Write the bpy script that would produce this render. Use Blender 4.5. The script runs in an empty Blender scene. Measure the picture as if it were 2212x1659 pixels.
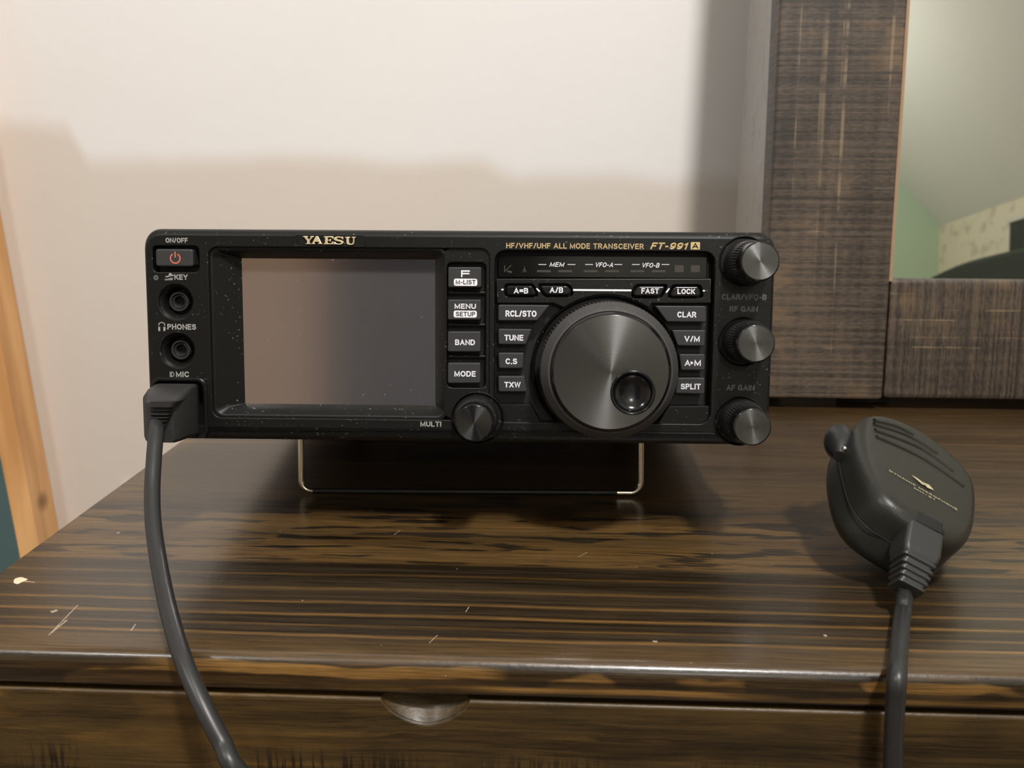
import bpy, bmesh, math, random
from mathutils import Vector, Matrix
random.seed(7)
C = bpy.context.scene.collection
R = math.radians

# ------------------------------------------------------------------ camera and measuring helpers
F = 1900.0
PIT, YAW, ROLL, H = R(13.5), R(2.35), 0.005, 0.133
fw = Vector((-math.sin(YAW) * math.cos(PIT), math.cos(YAW) * math.cos(PIT), -math.sin(PIT)))
r0 = Vector((math.cos(YAW), math.sin(YAW), 0)); u0 = r0.cross(fw)
rt = r0 * math.cos(ROLL) + u0 * math.sin(ROLL)
up = u0 * math.cos(ROLL) - r0 * math.sin(ROLL)
EYE = Vector((0, 0, H))


def ray(x, y):
    return fw * F + rt * (x - 1106) - up * (y - 829.5)


def hit(x, y, p0, n):
    d = ray(x, y)
    return EYE + d * ((p0 - EYE).dot(n) / d.dot(n))


def onz(x, y, z=0.0):
    return hit(x, y, Vector((0, 0, z)), Vector((0, 0, 1)))


def ony(x, y, Y):
    return hit(x, y, Vector((0, Y, 0)), Vector((0, 1, 0)))


def atd(x, y, d):
    return EYE + ray(x, y) * (d / F)


class Frame:
    """a plane in the place, with its own right / up / out axes"""
    def __init__(s, o, u, v, n):
        s.o, s.u, s.v, s.n = o, u.normalized(), v.normalized(), n.normalized()
        m = Matrix((s.u, s.v, s.n)).transposed().to_4x4()
        m.translation = o
        s.m = m

    def L(s, x, y, w=0.0):
        p = hit(x, y, s.o + s.n * w, s.n) - s.o
        return Vector((p.dot(s.u), p.dot(s.v), w))


# ------------------------------------------------------------------ materials
class NT:
    def __init__(s, name):
        s.mat = bpy.data.materials.new(name); s.mat.use_nodes = True
        s.t = s.mat.node_tree; s.b = s.t.nodes['Principled BSDF']

    def n(s, typ, props=None, **inp):
        nd = s.t.nodes.new(typ)
        for k, v in (props or {}).items():
            setattr(nd, k, v)
        for k, v in inp.items():
            s.set(nd, k, v)
        return nd

    def set(s, nd, k, v):
        k = int(k[1:]) if k[0] == '_' else k
        sock = nd.inputs[k]
        if isinstance(v, bpy.types.Node):
            v = v.outputs[0]
        if isinstance(v, bpy.types.NodeSocket):
            s.t.links.new(v, sock)
        else:
            if isinstance(v, (tuple, list)) and len(v) == 3 and sock.type == 'RGBA':
                v = (*v, 1)
            sock.default_value = v

    def P(s, **k):
        for a, v in k.items():
            s.set(s.b, a.replace('_', ' '), v)
        return s.mat

    def math(s, op, a, b=0.0, clamp=False):
        return s.n('ShaderNodeMath', dict(operation=op, use_clamp=clamp), _0=a, _1=b)

    def mix(s, fac, a, b):
        m = s.n('ShaderNodeMix', dict(data_type='RGBA'))
        s.set(m, '_0', fac); s.set(m, '_6', a); s.set(m, '_7', b)
        return m.outputs[2]

    def ramp(s, x, lo, hi):
        m = s.n('ShaderNodeMapRange', dict(interpolation_type='SMOOTHSTEP'))
        s.set(m, '_0', x); s.set(m, '_1', lo); s.set(m, '_2', hi)
        return m.outputs[0]

    def obj(s):
        return s.n('ShaderNodeTexCoord').outputs['Object']

    def scaled(s, v, sc, off=(0, 0, 0)):
        m = s.n('ShaderNodeMapping'); s.set(m, 'Vector', v)
        m.inputs['Scale'].default_value = sc; m.inputs['Location'].default_value = off
        return m.outputs[0]

    def noise(s, v, sc, detail=3.0, rough=0.5, dist=0.0, off=(0, 0, 0)):
        nd = s.n('ShaderNodeTexNoise', Vector=s.scaled(v, sc, off), Scale=1.0, Detail=detail, Roughness=rough, Distortion=dist)
        return nd.outputs[0]

    def bump(s, h, strength=0.2, dist=0.0005):
        b = s.n('ShaderNodeBump', Strength=strength, Distance=dist); s.set(b, 'Height', h)
        s.set(s.b, 'Normal', b)


def plain(name, col, rough=0.5, metal=0.0, spec=0.5, bump=None, dust=0.0, coat=0.0):
    m = NT(name); c = col
    if bump or dust:
        v = m.obj()
    if dust:
        a = m.noise(v, (900, 900, 900), 2, 0.6)
        b = m.noise(v, (60, 60, 60), 2)
        k = m.math('MULTIPLY', m.ramp(a, 0.655, 0.71), m.ramp(b, 0.40, 0.62))
        c = m.mix(m.math('MULTIPLY', k, dust), col, (0.35, 0.34, 0.33))
    if bump:
        m.bump(m.noise(v, (bump[0],) * 3, 2), bump[1], 0.0002)
    m.P(Base_Color=c, Roughness=rough, Metallic=metal, Specular_IOR_Level=spec, Coat_Weight=coat)
    return m.mat


M = {}
M['case'] = plain('black_panel_plastic', (0.0065, 0.0065, 0.0062), 0.38, spec=0.30, bump=(1500, 0.12), dust=0.45)
M['well'] = plain('black_recess_plastic', (0.006, 0.006, 0.006), 0.5, dust=0.35)
M['cover'] = plain('painted_metal_cover', (0.03, 0.03, 0.032), 0.4)
M['key'] = plain('charcoal_key_rubber', (0.026, 0.026, 0.028), 0.55, bump=(2500, 0.1))
M['gloss'] = plain('glossy_black_plastic', (0.006, 0.006, 0.007), 0.16)
M['knob'] = plain('black_knob_plastic', (0.014, 0.014, 0.015), 0.38)
M['rubber'] = plain('dial_rubber', (0.045, 0.044, 0.044), 0.6, bump=(1500, 0.1), dust=0.4)
M['knurl_lit'] = plain('lit_knurl_rubber', (0.026, 0.025, 0.023), 0.45, dust=1.0)  # paler base and flecks imitate highlights on the knurl teeth
M['white'] = plain('white_print', (0.86, 0.86, 0.92), 0.6)
M['white_dim'] = plain('pale_print', (0.50, 0.50, 0.50), 0.6)
M['grey'] = plain('grey_print', (0.36, 0.36, 0.35), 0.5)
M['greydark'] = plain('dark_grey_print', (0.13, 0.13, 0.125), 0.5)
M['dim'] = plain('unlit_lamp_print', (0.042, 0.036, 0.030), 0.5)
M['goldprint'] = plain('gold_print', (0.62, 0.45, 0.22), 0.5)
M['gold'] = plain('gold_logo_metal', (0.95, 0.80, 0.52), 0.42, metal=0.85)
M['red'] = plain('red_print', (0.62, 0.16, 0.10), 0.5)
M['hole'] = plain('jack_hole', (0.002, 0.002, 0.002), 0.7)
M['jack'] = plain('jack_sleeve_plastic', (0.03, 0.03, 0.03), 0.35)
M['wire'] = plain('chromed_steel_wire', (0.75, 0.68, 0.55), 0.25, metal=1.0)
M['cord'] = plain('black_cord_rubber', (0.022, 0.022, 0.023), 0.38, bump=(300, 0.05))
M['plug'] = plain('moulded_plug_rubber', (0.026, 0.026, 0.026), 0.45, bump=(1200, 0.1))
M['mic'] = plain('mic_housing_plastic', (0.020, 0.020, 0.0165), 0.36, spec=0.35, bump=(1300, 0.25))
M['micprint'] = plain('olive_print', (0.42, 0.38, 0.22), 0.5)
M['screw'] = plain('steel_screw', (0.8, 0.8, 0.8), 0.2, metal=1.0)
M['knobdark'] = plain('knurl_slot', (0.004, 0.004, 0.004), 0.6)

m = NT('touch_screen_film'); v = m.obj()
spk = m.ramp(m.noise(v, (600, 600, 600), 1), 0.775, 0.82)
M['screen'] = m.P(Base_Color=m.mix(spk, (0.52, 0.50, 0.50), (0.66, 0.66, 0.66)), Metallic=0.9, Roughness=m.math('ADD', 0.13, m.math('MULTIPLY', spk, 0.4)))

m = NT('window_acrylic')
M['acryl'] = m.P(Base_Color=(0.005, 0.005, 0.004), Roughness=0.12)


def brushed(name, col, rough=0.21):
    m = NT(name)
    tg = m.n('ShaderNodeTangent', dict(direction_type='RADIAL', axis='Z'))
    v = m.obj()
    ln = m.n('ShaderNodeVectorMath', dict(operation='LENGTH')); m.set(ln, '_0', v)
    rr = m.n('ShaderNodeCombineXYZ'); m.set(rr, '_0', ln.outputs['Value'])
    g = m.noise(rr.outputs[0], (6000, 1, 1), 2)
    c = m.mix(g, tuple(c * 0.8 for c in col), tuple(min(1, c * 1.25) for c in col))
    m.P(Base_Color=c, Metallic=1.0, Roughness=rough, Anisotropic=0.93, Anisotropic_Rotation=0.25)
    m.set(m.b, 'Tangent', tg.outputs[0])
    return m.mat


M['brush'] = brushed('spun_metal_dark', (0.17, 0.17, 0.178))


def segmask(m, v, x0, y0, x1, y1, w):
    """thin mark between two points of a horizontal surface"""
    L = math.hypot(x1 - x0, y1 - y0); ux, uy = (x1 - x0) / L, (y1 - y0) / L
    a = m.n('ShaderNodeVectorMath', dict(operation='DOT_PRODUCT'), _1=(ux, uy, 0)); m.set(a, '_0', v)
    b = m.n('ShaderNodeVectorMath', dict(operation='DOT_PRODUCT'), _1=(-uy, ux, 0)); m.set(b, '_0', v)
    ca = (x0 + x1) / 2 * ux + (y0 + y1) / 2 * uy
    cb = -x0 * uy + y0 * ux
    da = m.math('ABSOLUTE', m.math('SUBTRACT', a.outputs['Value'], ca))
    db = m.math('ABSOLUTE', m.math('SUBTRACT', b.outputs['Value'], cb))
    ka = m.math('LESS_THAN', da, L / 2)
    kb = m.math('LESS_THAN', db, m.math('MULTIPLY', m.noise(v, (900, 900, 900), 2), w * 2))
    return m.math('MULTIPLY', ka, kb)


DY0_ = 0.2200


def wood_desk(name, front=False):
    m = NT(name); v = m.obj()
    wob = m.noise(v, (7, 20, 20), 3, 0.5)
    wv = m.n('ShaderNodeVectorMath', dict(operation='ADD'))
    off = m.n('ShaderNodeCombineXYZ')
    amt = 0.010 if front else 0.0035
    wo = m.math('MULTIPLY', m.math('SUBTRACT', wob, 0.5), amt)
    m.set(off, '_1', wo); m.set(off, '_2', wo)
    m.set(wv, '_0', v); m.set(wv, '_1', off.outputs[0]); w = wv.outputs[0]
    tone = m.noise(w, (3.5, 60, 60), 4, 0.62)
    fib = m.noise(w, (22, 1300, 1300), 3, 0.6)
    fine = m.noise(w, (6, 420, 420), 3, 0.6)
    fibr = m.ramp(fib, 0.36, 0.64); finer = m.ramp(fine, 0.34, 0.66)
    pore = m.ramp(m.noise(w, (60, 2600, 2600), 2, 0.6, off=(5, 5, 5)), 0.38, 0.62)
    ln1 = m.ramp(m.noise(w, (1.6, 170, 170), 1.5, 0.5, off=(0.3, 4.1, 0)), 0.66, 0.70)
    ln2 = m.ramp(m.noise(w, (2.2, 95, 95), 3.5, 0.62, off=(2.1, 0.4, 3)), 0.60, 0.70)
    blot = m.ramp(m.noise(w, (14, 110, 60), 4, 0.6, 0.5, off=(5, 2, 1)), 0.54, 0.64)
    band = m.ramp(m.noise(v, (1.5, 22, 30), 1, off=(1, 7.3, 2)), 0.50, 0.62)
    if front:
        dark, mid, gold = (0.012, 0.0075, 0.0030), (0.070, 0.042, 0.0125), (0.21, 0.110, 0.026)
    else:
        dark, mid, gold = (0.0035, 0.0025, 0.0016), (0.033, 0.0235, 0.0138), (0.27, 0.145, 0.042)
    k = m.math('ADD', m.math('MULTIPLY', m.ramp(tone, 0.34, 0.66), 0.42), m.math('ADD', m.math('MULTIPLY', finer, 0.26), m.math('ADD', m.math('MULTIPLY', fibr, 0.20), m.math('MULTIPLY', pore, 0.16))))
    c = m.mix(m.ramp(k, 0.12, 0.98), dark, mid)
    if front:
        c = m.mix(m.math('MULTIPLY', m.math('MULTIPLY', blot, band), 0.55), c, gold)
        c = m.mix(m.math('MULTIPLY', ln1, m.math('ADD', 0.35, m.math('MULTIPLY', fine, 0.6))), c, gold)
    else:
        sepw = m.n('ShaderNodeSeparateXYZ'); m.set(sepw, '_0', w)
        slow = m.math('MULTIPLY', m.math('SUBTRACT', m.noise(v, (9, 3, 3), 2), 0.5), 0.0018)
        yy_ = m.math('ADD', m.math('ADD', sepw.outputs[1], slow), m.math('MULTIPLY', m.math('SUBTRACT', m.noise(v, (60, 200, 200), 2), 0.5), 0.0006))
        def profile(src, lo, hi, stops):
            t_ = m.n('ShaderNodeMapRange'); m.set(t_, '_0', src); m.set(t_, '_1', lo); m.set(t_, '_2', hi)
            r_ = m.n('ShaderNodeValToRGB'); m.set(r_, 'Fac', t_)
            el = r_.color_ramp.elements
            st = sorted(((q - lo) / (hi - lo), g_) for q, g_ in stops)[:32]
            el[0].position, el[0].color = max(0, st[0][0]), (st[0][1],) * 3 + (1,)
            el[1].position, el[1].color = min(1, st[-1][0]), (st[-1][1],) * 3 + (1,)
            for q, g_ in st[1:-1]:
                e_ = el.new(q); e_.color = (g_,) * 3 + (1,)
            return r_.outputs[0]
        g1 = profile(yy_, 0.215, 0.40, [(onz(1100, py).y, g_) for py, g_ in (
            (1030, .20), (1075, .35), (1105, .12), (1138, .55), (1165, .30), (1195, .50), (1222, .45), (1227, .05), (1247, .04), (1250, .40), (1254, .05), (1277, .06), (1281, .55), (1285, .05),
            (1307, .06), (1310.5, .85), (1314, .06), (1333, .06), (1337, .95), (1341, .06), (1357, .08), (1360, .55), (1363.5, .10), (1378, .05), (1382, 1.0), (1387, .15), (1402, .32))])
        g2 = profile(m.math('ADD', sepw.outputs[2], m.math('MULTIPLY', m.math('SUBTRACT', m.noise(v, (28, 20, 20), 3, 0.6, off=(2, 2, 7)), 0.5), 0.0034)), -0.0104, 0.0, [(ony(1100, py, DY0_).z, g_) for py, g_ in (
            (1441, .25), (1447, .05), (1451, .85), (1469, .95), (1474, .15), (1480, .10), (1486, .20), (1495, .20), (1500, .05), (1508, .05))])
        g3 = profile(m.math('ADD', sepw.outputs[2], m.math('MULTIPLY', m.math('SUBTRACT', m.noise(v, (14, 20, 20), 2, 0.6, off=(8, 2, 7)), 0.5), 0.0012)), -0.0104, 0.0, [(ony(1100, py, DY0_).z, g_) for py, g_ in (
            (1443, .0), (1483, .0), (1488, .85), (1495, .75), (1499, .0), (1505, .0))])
        sepv = m.n('ShaderNodeSeparateXYZ'); m.set(sepv, '_0', v)
        face_ = m.math('LESS_THAN', sepv.outputs[2], -0.0010)
        patchy = m.ramp(m.noise(v, (10, 60, 90), 3, 0.55, 0.3, off=(4, 1, 2)), 0.30, 0.52)
        lineM = m.math('ADD', 0.45, m.math('MULTIPLY', m.noise(v, (14, 5, 5), 2, off=(9, 9, 9)), 0.75))
        bandM = m.math('MULTIPLY', m.ramp(sepv.outputs[1], onz(1100, 1222).y - .002, onz(1100, 1222).y + .002), m.ramp(sepv.outputs[1], 0.37, 0.34))
        dabs = m.ramp(m.noise(w, (26, 190, 60), 3, 0.55, 0.4, off=(2, 8, 1)), 0.53, 0.59)
        topk = m.math('MULTIPLY', g1, lineM)
        topk = m.math('MULTIPLY', topk, m.math('SUBTRACT', 1.0, m.math('MULTIPLY', m.math('MULTIPLY', dabs, bandM), 0.95)))
        far = m.math('MULTIPLY', m.ramp(sepv.outputs[1], 0.36, 0.40), m.math('MULTIPLY', ln2, 0.5))
        topk = m.math('ADD', topk, far)
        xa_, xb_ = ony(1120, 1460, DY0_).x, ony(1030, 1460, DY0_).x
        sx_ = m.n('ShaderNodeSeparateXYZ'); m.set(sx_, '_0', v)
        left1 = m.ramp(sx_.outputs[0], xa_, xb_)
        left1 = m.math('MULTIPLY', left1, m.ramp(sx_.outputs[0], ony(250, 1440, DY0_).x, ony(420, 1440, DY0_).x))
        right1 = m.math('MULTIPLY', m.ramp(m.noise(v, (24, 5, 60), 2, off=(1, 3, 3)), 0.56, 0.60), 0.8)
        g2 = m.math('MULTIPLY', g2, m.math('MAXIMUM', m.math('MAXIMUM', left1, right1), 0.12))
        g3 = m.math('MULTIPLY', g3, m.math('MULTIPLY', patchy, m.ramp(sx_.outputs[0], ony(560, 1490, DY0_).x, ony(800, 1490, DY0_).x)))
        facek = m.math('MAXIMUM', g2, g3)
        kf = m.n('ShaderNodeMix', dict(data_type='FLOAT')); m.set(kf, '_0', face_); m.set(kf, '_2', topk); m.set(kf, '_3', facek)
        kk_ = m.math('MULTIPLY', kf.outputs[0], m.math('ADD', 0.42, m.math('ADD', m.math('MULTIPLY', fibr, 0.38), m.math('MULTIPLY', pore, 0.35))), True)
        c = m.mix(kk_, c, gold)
    if front:
        c = m.mix(m.math('MULTIPLY', ln2, m.math('MULTIPLY', fibr, 0.55)), c, gold)
        c = m.mix(m.math('MULTIPLY', m.math('MULTIPLY', m.ramp(m.noise(w, (3, 60, 75), 3, 0.6, off=(1, 1, 6)), 0.52, 0.66), pore), 0.55), c, gold)
        saw = m.noise(v, (900, 1, 45), 2, 0.6)
        zon = m.noise(v, (20, 1, 9), 2, off=(3.3, 0, 1.2))
        # saw smudges on the drawer face, low down
        sep = m.n('ShaderNodeSeparateXYZ'); m.set(sep, '_0', v)
        low = m.ramp(sep.outputs[2], -0.027, -0.036)
        kk = m.math('MULTIPLY', m.math('MULTIPLY', m.ramp(saw, 0.50, 0.56), m.ramp(zon, 0.50, 0.58)), low)
        c = m.mix(m.math('MULTIPLY', kk, 0.85), c, (0.006, 0.004, 0.002))
        mott = m.ramp(m.noise(v, (30, 1, 60), 3, off=(0, 0, 4)), 0.45, 0.62)
        c = m.mix(m.math('MULTIPLY', mott, 0.35), c, dark)
    else:
        marks = None
        for q in [((168, 1307), (105, 1372), .00018), ((145, 1339), (108, 1369), .00026), ((50, 1255), (75, 1258), .0003),
                  ((110, 1322), (124, 1318), .0007), ((945, 1372), (927, 1389), .00013), ((1013, 1311), (1006, 1322), .00014),
                  ((293, 1348), (283, 1362), .0002), ((865, 1145), (851, 1155), .00012), ((1268, 1193), (1250, 1203), .00012),
                  ((1410, 1385), (1420, 1386), .0004), ((252, 1152), (259, 1150), .0005), ((1785, 1375), (1780, 1371), .0005)]:
            a, b = onz(*q[0]), onz(*q[1])
            s = segmask(m, v, a.x, a.y, b.x, b.y, q[2])
            marks = s if marks is None else m.math('MAXIMUM', marks, s)
        c = m.mix(m.math('MULTIPLY', marks, 0.8), c, (0.42, 0.34, 0.24))
        spk = m.ramp(m.noise(v, (420, 420, 420), 1, off=(3, 3, 3)), 0.80, 0.83)
        c = m.mix(m.math('MULTIPLY', spk, 0.6), c, (0.4, 0.35, 0.28))
    h = m.math('ADD', m.math('MULTIPLY', fine, 0.7), m.math('MULTIPLY', m.noise(v, (500, 900, 900), 3), 0.6))
    m.bump(h, 0.7 if front else 0.4, 0.00028)
    m.P(Base_Color=c, Roughness=m.math('ADD', 0.36 if front else 0.24, m.math('MULTIPLY', fine, 0.16)), Coat_Weight=0.05 if front else 0.35, Coat_Roughness=0.19)
    return m.mat


M['desk'] = wood_desk('dark_stained_pine')
M['deskfront'] = wood_desk('dark_stained_pine_face', True)


def wood_frame(name, rail=False, side=False):
    m = NT(name); v = m.obj()
    g, s_ = ((0, 2) if not rail else (2, 0))     # saw marks run across the board
    def sc(a, b, c):
        return (a, b, c) if not rail else (b, a, c)
    saw = m.noise(v, sc(3, 420, 40), 3, 0.65)
    cut = m.noise(v, sc(1.4, 210, 20), 1.5, 0.5, off=(1, 2, 3))
    fine = m.noise(v, sc(240, 900, 100), 2, 0.6, off=(3, 1, 3))
    grain = m.noise(v, sc(150, 3.2, 100), 2, 0.55)
    blot = m.noise(v, sc(34, 60, 20), 3, 0.6, off=(6, 2, 3))
    tone = m.noise(v, sc(14, 9, 20), 2, 0.5)
    sr_ = m.ramp(saw, 0.36, 0.64); gr = m.ramp(grain, 0.36, 0.66); fr_ = m.ramp(fine, 0.38, 0.62); tr_ = m.ramp(tone, 0.34, 0.66)
    k = m.math('ADD', m.math('MULTIPLY', sr_, 0.36), m.math('ADD', m.math('MULTIPLY', gr, 0.16), m.math('ADD', m.math('MULTIPLY', tr_, 0.26), m.math('MULTIPLY', fr_, 0.22))))
    c = m.mix(m.ramp(k, 0.08, 0.98), (0.016, 0.0115, 0.008), (0.105, 0.074, 0.050))
    gd = m.math('MULTIPLY', m.ramp(blot, 0.52, 0.66), m.ramp(tone, 0.42, 0.60))
    c = m.mix(m.math('MULTIPLY', gd, 0.40), c, (0.20, 0.125, 0.060))
    gl2 = m.math('MULTIPLY', m.ramp(m.noise(v, sc(260, 2.4, 100), 1, 0.5, off=(2, 8, 8)), 0.64, 0.70), m.ramp(blot, 0.40, 0.60))
    c = m.mix(m.math('MULTIPLY', gl2, 0.55), c, (0.26, 0.19, 0.12))
    dk = m.ramp(cut, 0.62, 0.67)
    c = m.mix(m.math('MULTIPLY', dk, 0.62), c, (0.020, 0.014, 0.009))
    pl = m.math('MULTIPLY', m.ramp(m.noise(v, sc(3.5, 700, 40), 2, 0.5, off=(7, 7, 7)), 0.69, 0.72), m.ramp(blot, 0.5, 0.6))
    c = m.mix(m.math('MULTIPLY', pl, 0.5), c, (0.42, 0.36, 0.30))
    if side:
        sm = m.ramp(m.noise(v, (30, 60, 140), 3, 0.6, 0.8), 0.56, 0.66)
        c = m.mix(m.math('MULTIPLY', sm, 0.55), (0.27, 0.25, 0.235), (0.09, 0.08, 0.075))  # pale grey base paints in the wall's sheen on the side face
    m.bump(m.math('ADD', saw, m.math('MULTIPLY', grain, 0.4)), 0.35, 0.0004)
    m.P(Base_Color=c, Roughness=0.32 if side else 0.5)
    return m.mat


M['stile'] = wood_frame('rough_sawn_stile')
M['rail'] = wood_frame('rough_sawn_rail', rail=True)
M['stileside'] = wood_frame('sheen_grey_edge', side=True)
M['rebate'] = plain('bare_pine_edge', (0.34, 0.215, 0.13), 0.5, bump=(300, 0.2))
M['darkwood'] = plain('dark_wood', (0.02, 0.014, 0.009), 0.5)
M['glass'] = NT('mirror_silver').P(Base_Color=(0.86, 0.90, 0.86), Metallic=1.0, Roughness=0.004)

# photographed wall: whiter paint rolled over the upper part, beige left bare below
m = NT('half_painted_plaster'); v = m.obj()
sep = m.n('ShaderNodeSeparateXYZ'); m.set(sep, '_0', v)
x, z = sep.outputs[0], sep.outputs[2]
edge = m.math('ADD', 0.141, m.math('MULTIPLY', m.math('SUBTRACT', m.noise(v, (9, 1, 3), 2), 0.5), 0.022))
edge = m.math('SUBTRACT', edge, m.math('MULTIPLY', m.ramp(x, -0.055, -0.02), 0.013))
edge = m.math('ADD', edge, m.math('MULTIPLY', m.ramp(x, -0.345, -0.365), 0.026))
white = m.ramp(m.math('SUBTRACT', z, edge), -0.011, 0.011)
patch = m.math('MULTIPLY', m.math('MULTIPLY', m.ramp(x, -0.352, -0.342), m.ramp(x, -0.27, -0.30)), m.ramp(z, -0.108, -0.118))
white = m.math('MAXIMUM', white, m.math('MULTIPLY', patch, 0.8))
cloud = m.noise(v, (5, 1, 7), 3)
c = m.mix(white, (0.675, 0.605, 0.540), (0.81, 0.79, 0.775))
c = m.mix(m.math('MULTIPLY', m.ramp(cloud, 0.40, 0.70), 0.12), c, (0.70, 0.64, 0.57))
m.bump(m.noise(v, (90, 90, 90), 3), 0.12, 0.0012)
M['wall'] = m.P(Base_Color=c, Roughness=0.6)

m = NT('green_paint'); v = m.obj()
M['green'] = m.P(Base_Color=m.mix(m.noise(v, (3, 3, 3), 3), (0.50, 0.64, 0.47), (0.55, 0.69, 0.52)), Roughness=0.7)
m = NT('speckled_wallpaper'); v = m.obj()
M['paper'] = m.P(Base_Color=m.mix(m.ramp(m.noise(v, (22, 16, 22), 3, 0.5), 0.50, 0.68), (0.72, 0.65, 0.50), (0.55, 0.48, 0.35)), Roughness=0.8)
m = NT('ceiling_paint'); v = m.obj()
M['ceil'] = m.P(Base_Color=m.mix(m.noise(v, (2, 2, 2), 3), (0.74, 0.73, 0.66), (0.80, 0.79, 0.73)), Roughness=0.8)
m = NT('floor_boards'); v = m.obj()
M['floor'] = m.P(Base_Color=m.mix(m.noise(v, (2, 30, 2), 3), (0.16, 0.09, 0.045), (0.26, 0.15, 0.08)), Roughness=0.5)
m = NT('pine_strip'); v = m.obj()
k = m.noise(v, (60, 60, 6), 3, 0.5)
c = m.mix(m.ramp(k, 0.3, 0.7), (0.60, 0.30, 0.11), (0.85, 0.49, 0.215))
kn = ony(112, 1082, 0.655)
d = m.n('ShaderNodeVectorMath', dict(operation='DISTANCE')); m.set(d, '_0', m.scaled(v, (1, 1, 1))); d.inputs[1].default_value = (kn.x, 0.655, kn.z)
c = m.mix(m.math('MULTIPLY', m.ramp(d.outputs['Value'], 0.0135, 0.006), 0.8), c, (0.13, 0.045, 0.015))
M['pine'] = m.P(Base_Color=c, Roughness=0.45)
m = NT('teal_board_paint'); v = m.obj()
M['teal'] = m.P(Base_Color=m.mix(m.noise(v, (8, 8, 8), 3), (0.070, 0.125, 0.130), (0.085, 0.145, 0.150)), Roughness=0.5)
m = NT('brown_door_wood'); v = m.obj()
M['door'] = m.P(Base_Color=m.mix(m.noise(v, (30, 30, 2), 3), (0.70, 0.50, 0.37), (0.78, 0.58, 0.44)), Roughness=0.5)
M['cloth'] = plain('navy_curtain_cloth', (0.050, 0.058, 0.092), 0.9)
M['blk'] = plain('black_box_plastic', (0.010, 0.010, 0.008), 0.5)
M['pale'] = plain('pale_trim', (0.6, 0.58, 0.52), 0.5)
M['chip'] = plain('bare_wood_chip', (0.80, 0.62, 0.42), 0.7)

# ------------------------------------------------------------------ object helpers


def link(name, me, mat, parent=None, smooth=35, **props):
    if mat and not me.materials:
        me.materials.append(mat)
    if smooth:
        for p in me.polygons:
            p.use_smooth = True
        me.set_sharp_from_angle(angle=R(smooth))
    o = bpy.data.objects.new(name, me); C.objects.link(o)
    if smooth:
        wn = o.modifiers.new('w', 'WEIGHTED_NORMAL'); wn.keep_sharp = True; wn.mode = 'FACE_AREA'
    if parent:
        o.parent = parent
    for k, v_ in props.items():
        o[k] = v_
    return o


def finish(bm, name='m'):
    bmesh.ops.recalc_face_normals(bm, faces=bm.faces)
    me = bpy.data.meshes.new(name); bm.to_mesh(me); bm.free()
    return me


def empty(name, mat4, label, cat, group=None):
    o = bpy.data.objects.new(name, None); C.objects.link(o)
    o.empty_display_size = 0.02
    o.matrix_world = mat4; o['label'] = label; o['category'] = cat
    if group:
        o['group'] = group
    return o


def loft(bm, rings, cap0=True, cap1=True, closed=True):
    vs = [[bm.verts.new(p) for p in r] for r in rings]
    n = len(rings[0])
    for a, b in zip(vs, vs[1:]):
        for i in range(n if closed else n - 1):
            j = (i + 1) % n
            bm.faces.new((a[i], a[j], b[j], b[i]))
    if cap0:
        bm.faces.new(vs[0])
    if cap1:
        bm.faces.new(vs[-1])
    return vs


def lathe(bm, prof, cx=0, cy=0, seg=64, cap0=False, cap1=True, wob=None):
    rings = []
    for k, (r_, w) in enumerate(prof):
        ring = []
        for i in range(seg):
            a = 2 * math.pi * i / seg
            rr_ = r_ + (wob(k, i) if wob else 0)
            ring.append((cx + rr_ * math.cos(a), cy + rr_ * math.sin(a), w))
        rings.append(ring)
    return loft(bm, rings, cap0, cap1)


def rrect(x0, y0, x1, y1, r, seg=6):
    """rounded rectangle, counter-clockwise, in local units"""
    out = []
    for cx, cy, a0 in ((x1 - r, y1 - r, 0), (x0 + r, y1 - r, 90), (x0 + r, y0 + r, 180), (x1 - r, y0 + r, 270)):
        for i in range(seg + 1):
            a = R(a0 + 90 * i / seg)
            out.append((cx + r * math.cos(a), cy + r * math.sin(a)))
    return out


def roundpoly(pts, r, seg=3):
    """round the corners of a polygon"""
    out = []; n = len(pts)
    for i in range(n):
        p, a, b = Vector(pts[i]).to_2d(), Vector(pts[i - 1]).to_2d(), Vector(pts[(i + 1) % n]).to_2d()
        da, db = (a - p), (b - p)
        k = min(r, da.length * 0.45, db.length * 0.45)
        s, e = p + da.normalized() * k, p + db.normalized() * k
        for j in range(seg + 1):
            t = j / seg
            out.append(tuple(s * (1 - t) ** 2 + p * 2 * t * (1 - t) + e * t * t))
    return out


def area(p):
    return sum(p[i - 1][0] * p[i][1] - p[i][0] * p[i - 1][1] for i in range(len(p))) / 2


def plate(outer, holes, w0, w1, bev=0.0003, res=2):
    """flat plate with holes between two heights, edges rounded"""
    cu = bpy.data.curves.new('c', 'CURVE'); cu.dimensions = '2D'; cu.fill_mode = 'BOTH'
    cu.bevel_depth = bev; cu.bevel_resolution = res
    cu.extrude = max((w1 - w0) / 2 - bev, 0); cu.offset = -bev
    for k, pl in enumerate([outer] + list(holes)):
        ccw = area(pl) > 0
        if (k == 0) != ccw:
            pl = pl[::-1]
        sp = cu.splines.new('POLY'); sp.points.add(len(pl) - 1)
        for q, p in zip(sp.points, pl):
            q.co = (p[0], p[1], 0, 1)
        sp.use_cyclic_u = True
    o = bpy.data.objects.new('c', cu); C.objects.link(o)
    dg = bpy.context.evaluated_depsgraph_get(); dg.update()
    me = bpy.data.meshes.new_from_object(o.evaluated_get(dg))
    bpy.data.objects.remove(o); bpy.data.curves.remove(cu)
    me.transform(Matrix.Translation((0, 0, (w0 + w1) / 2)))
    me.materials.clear()
    return me


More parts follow.
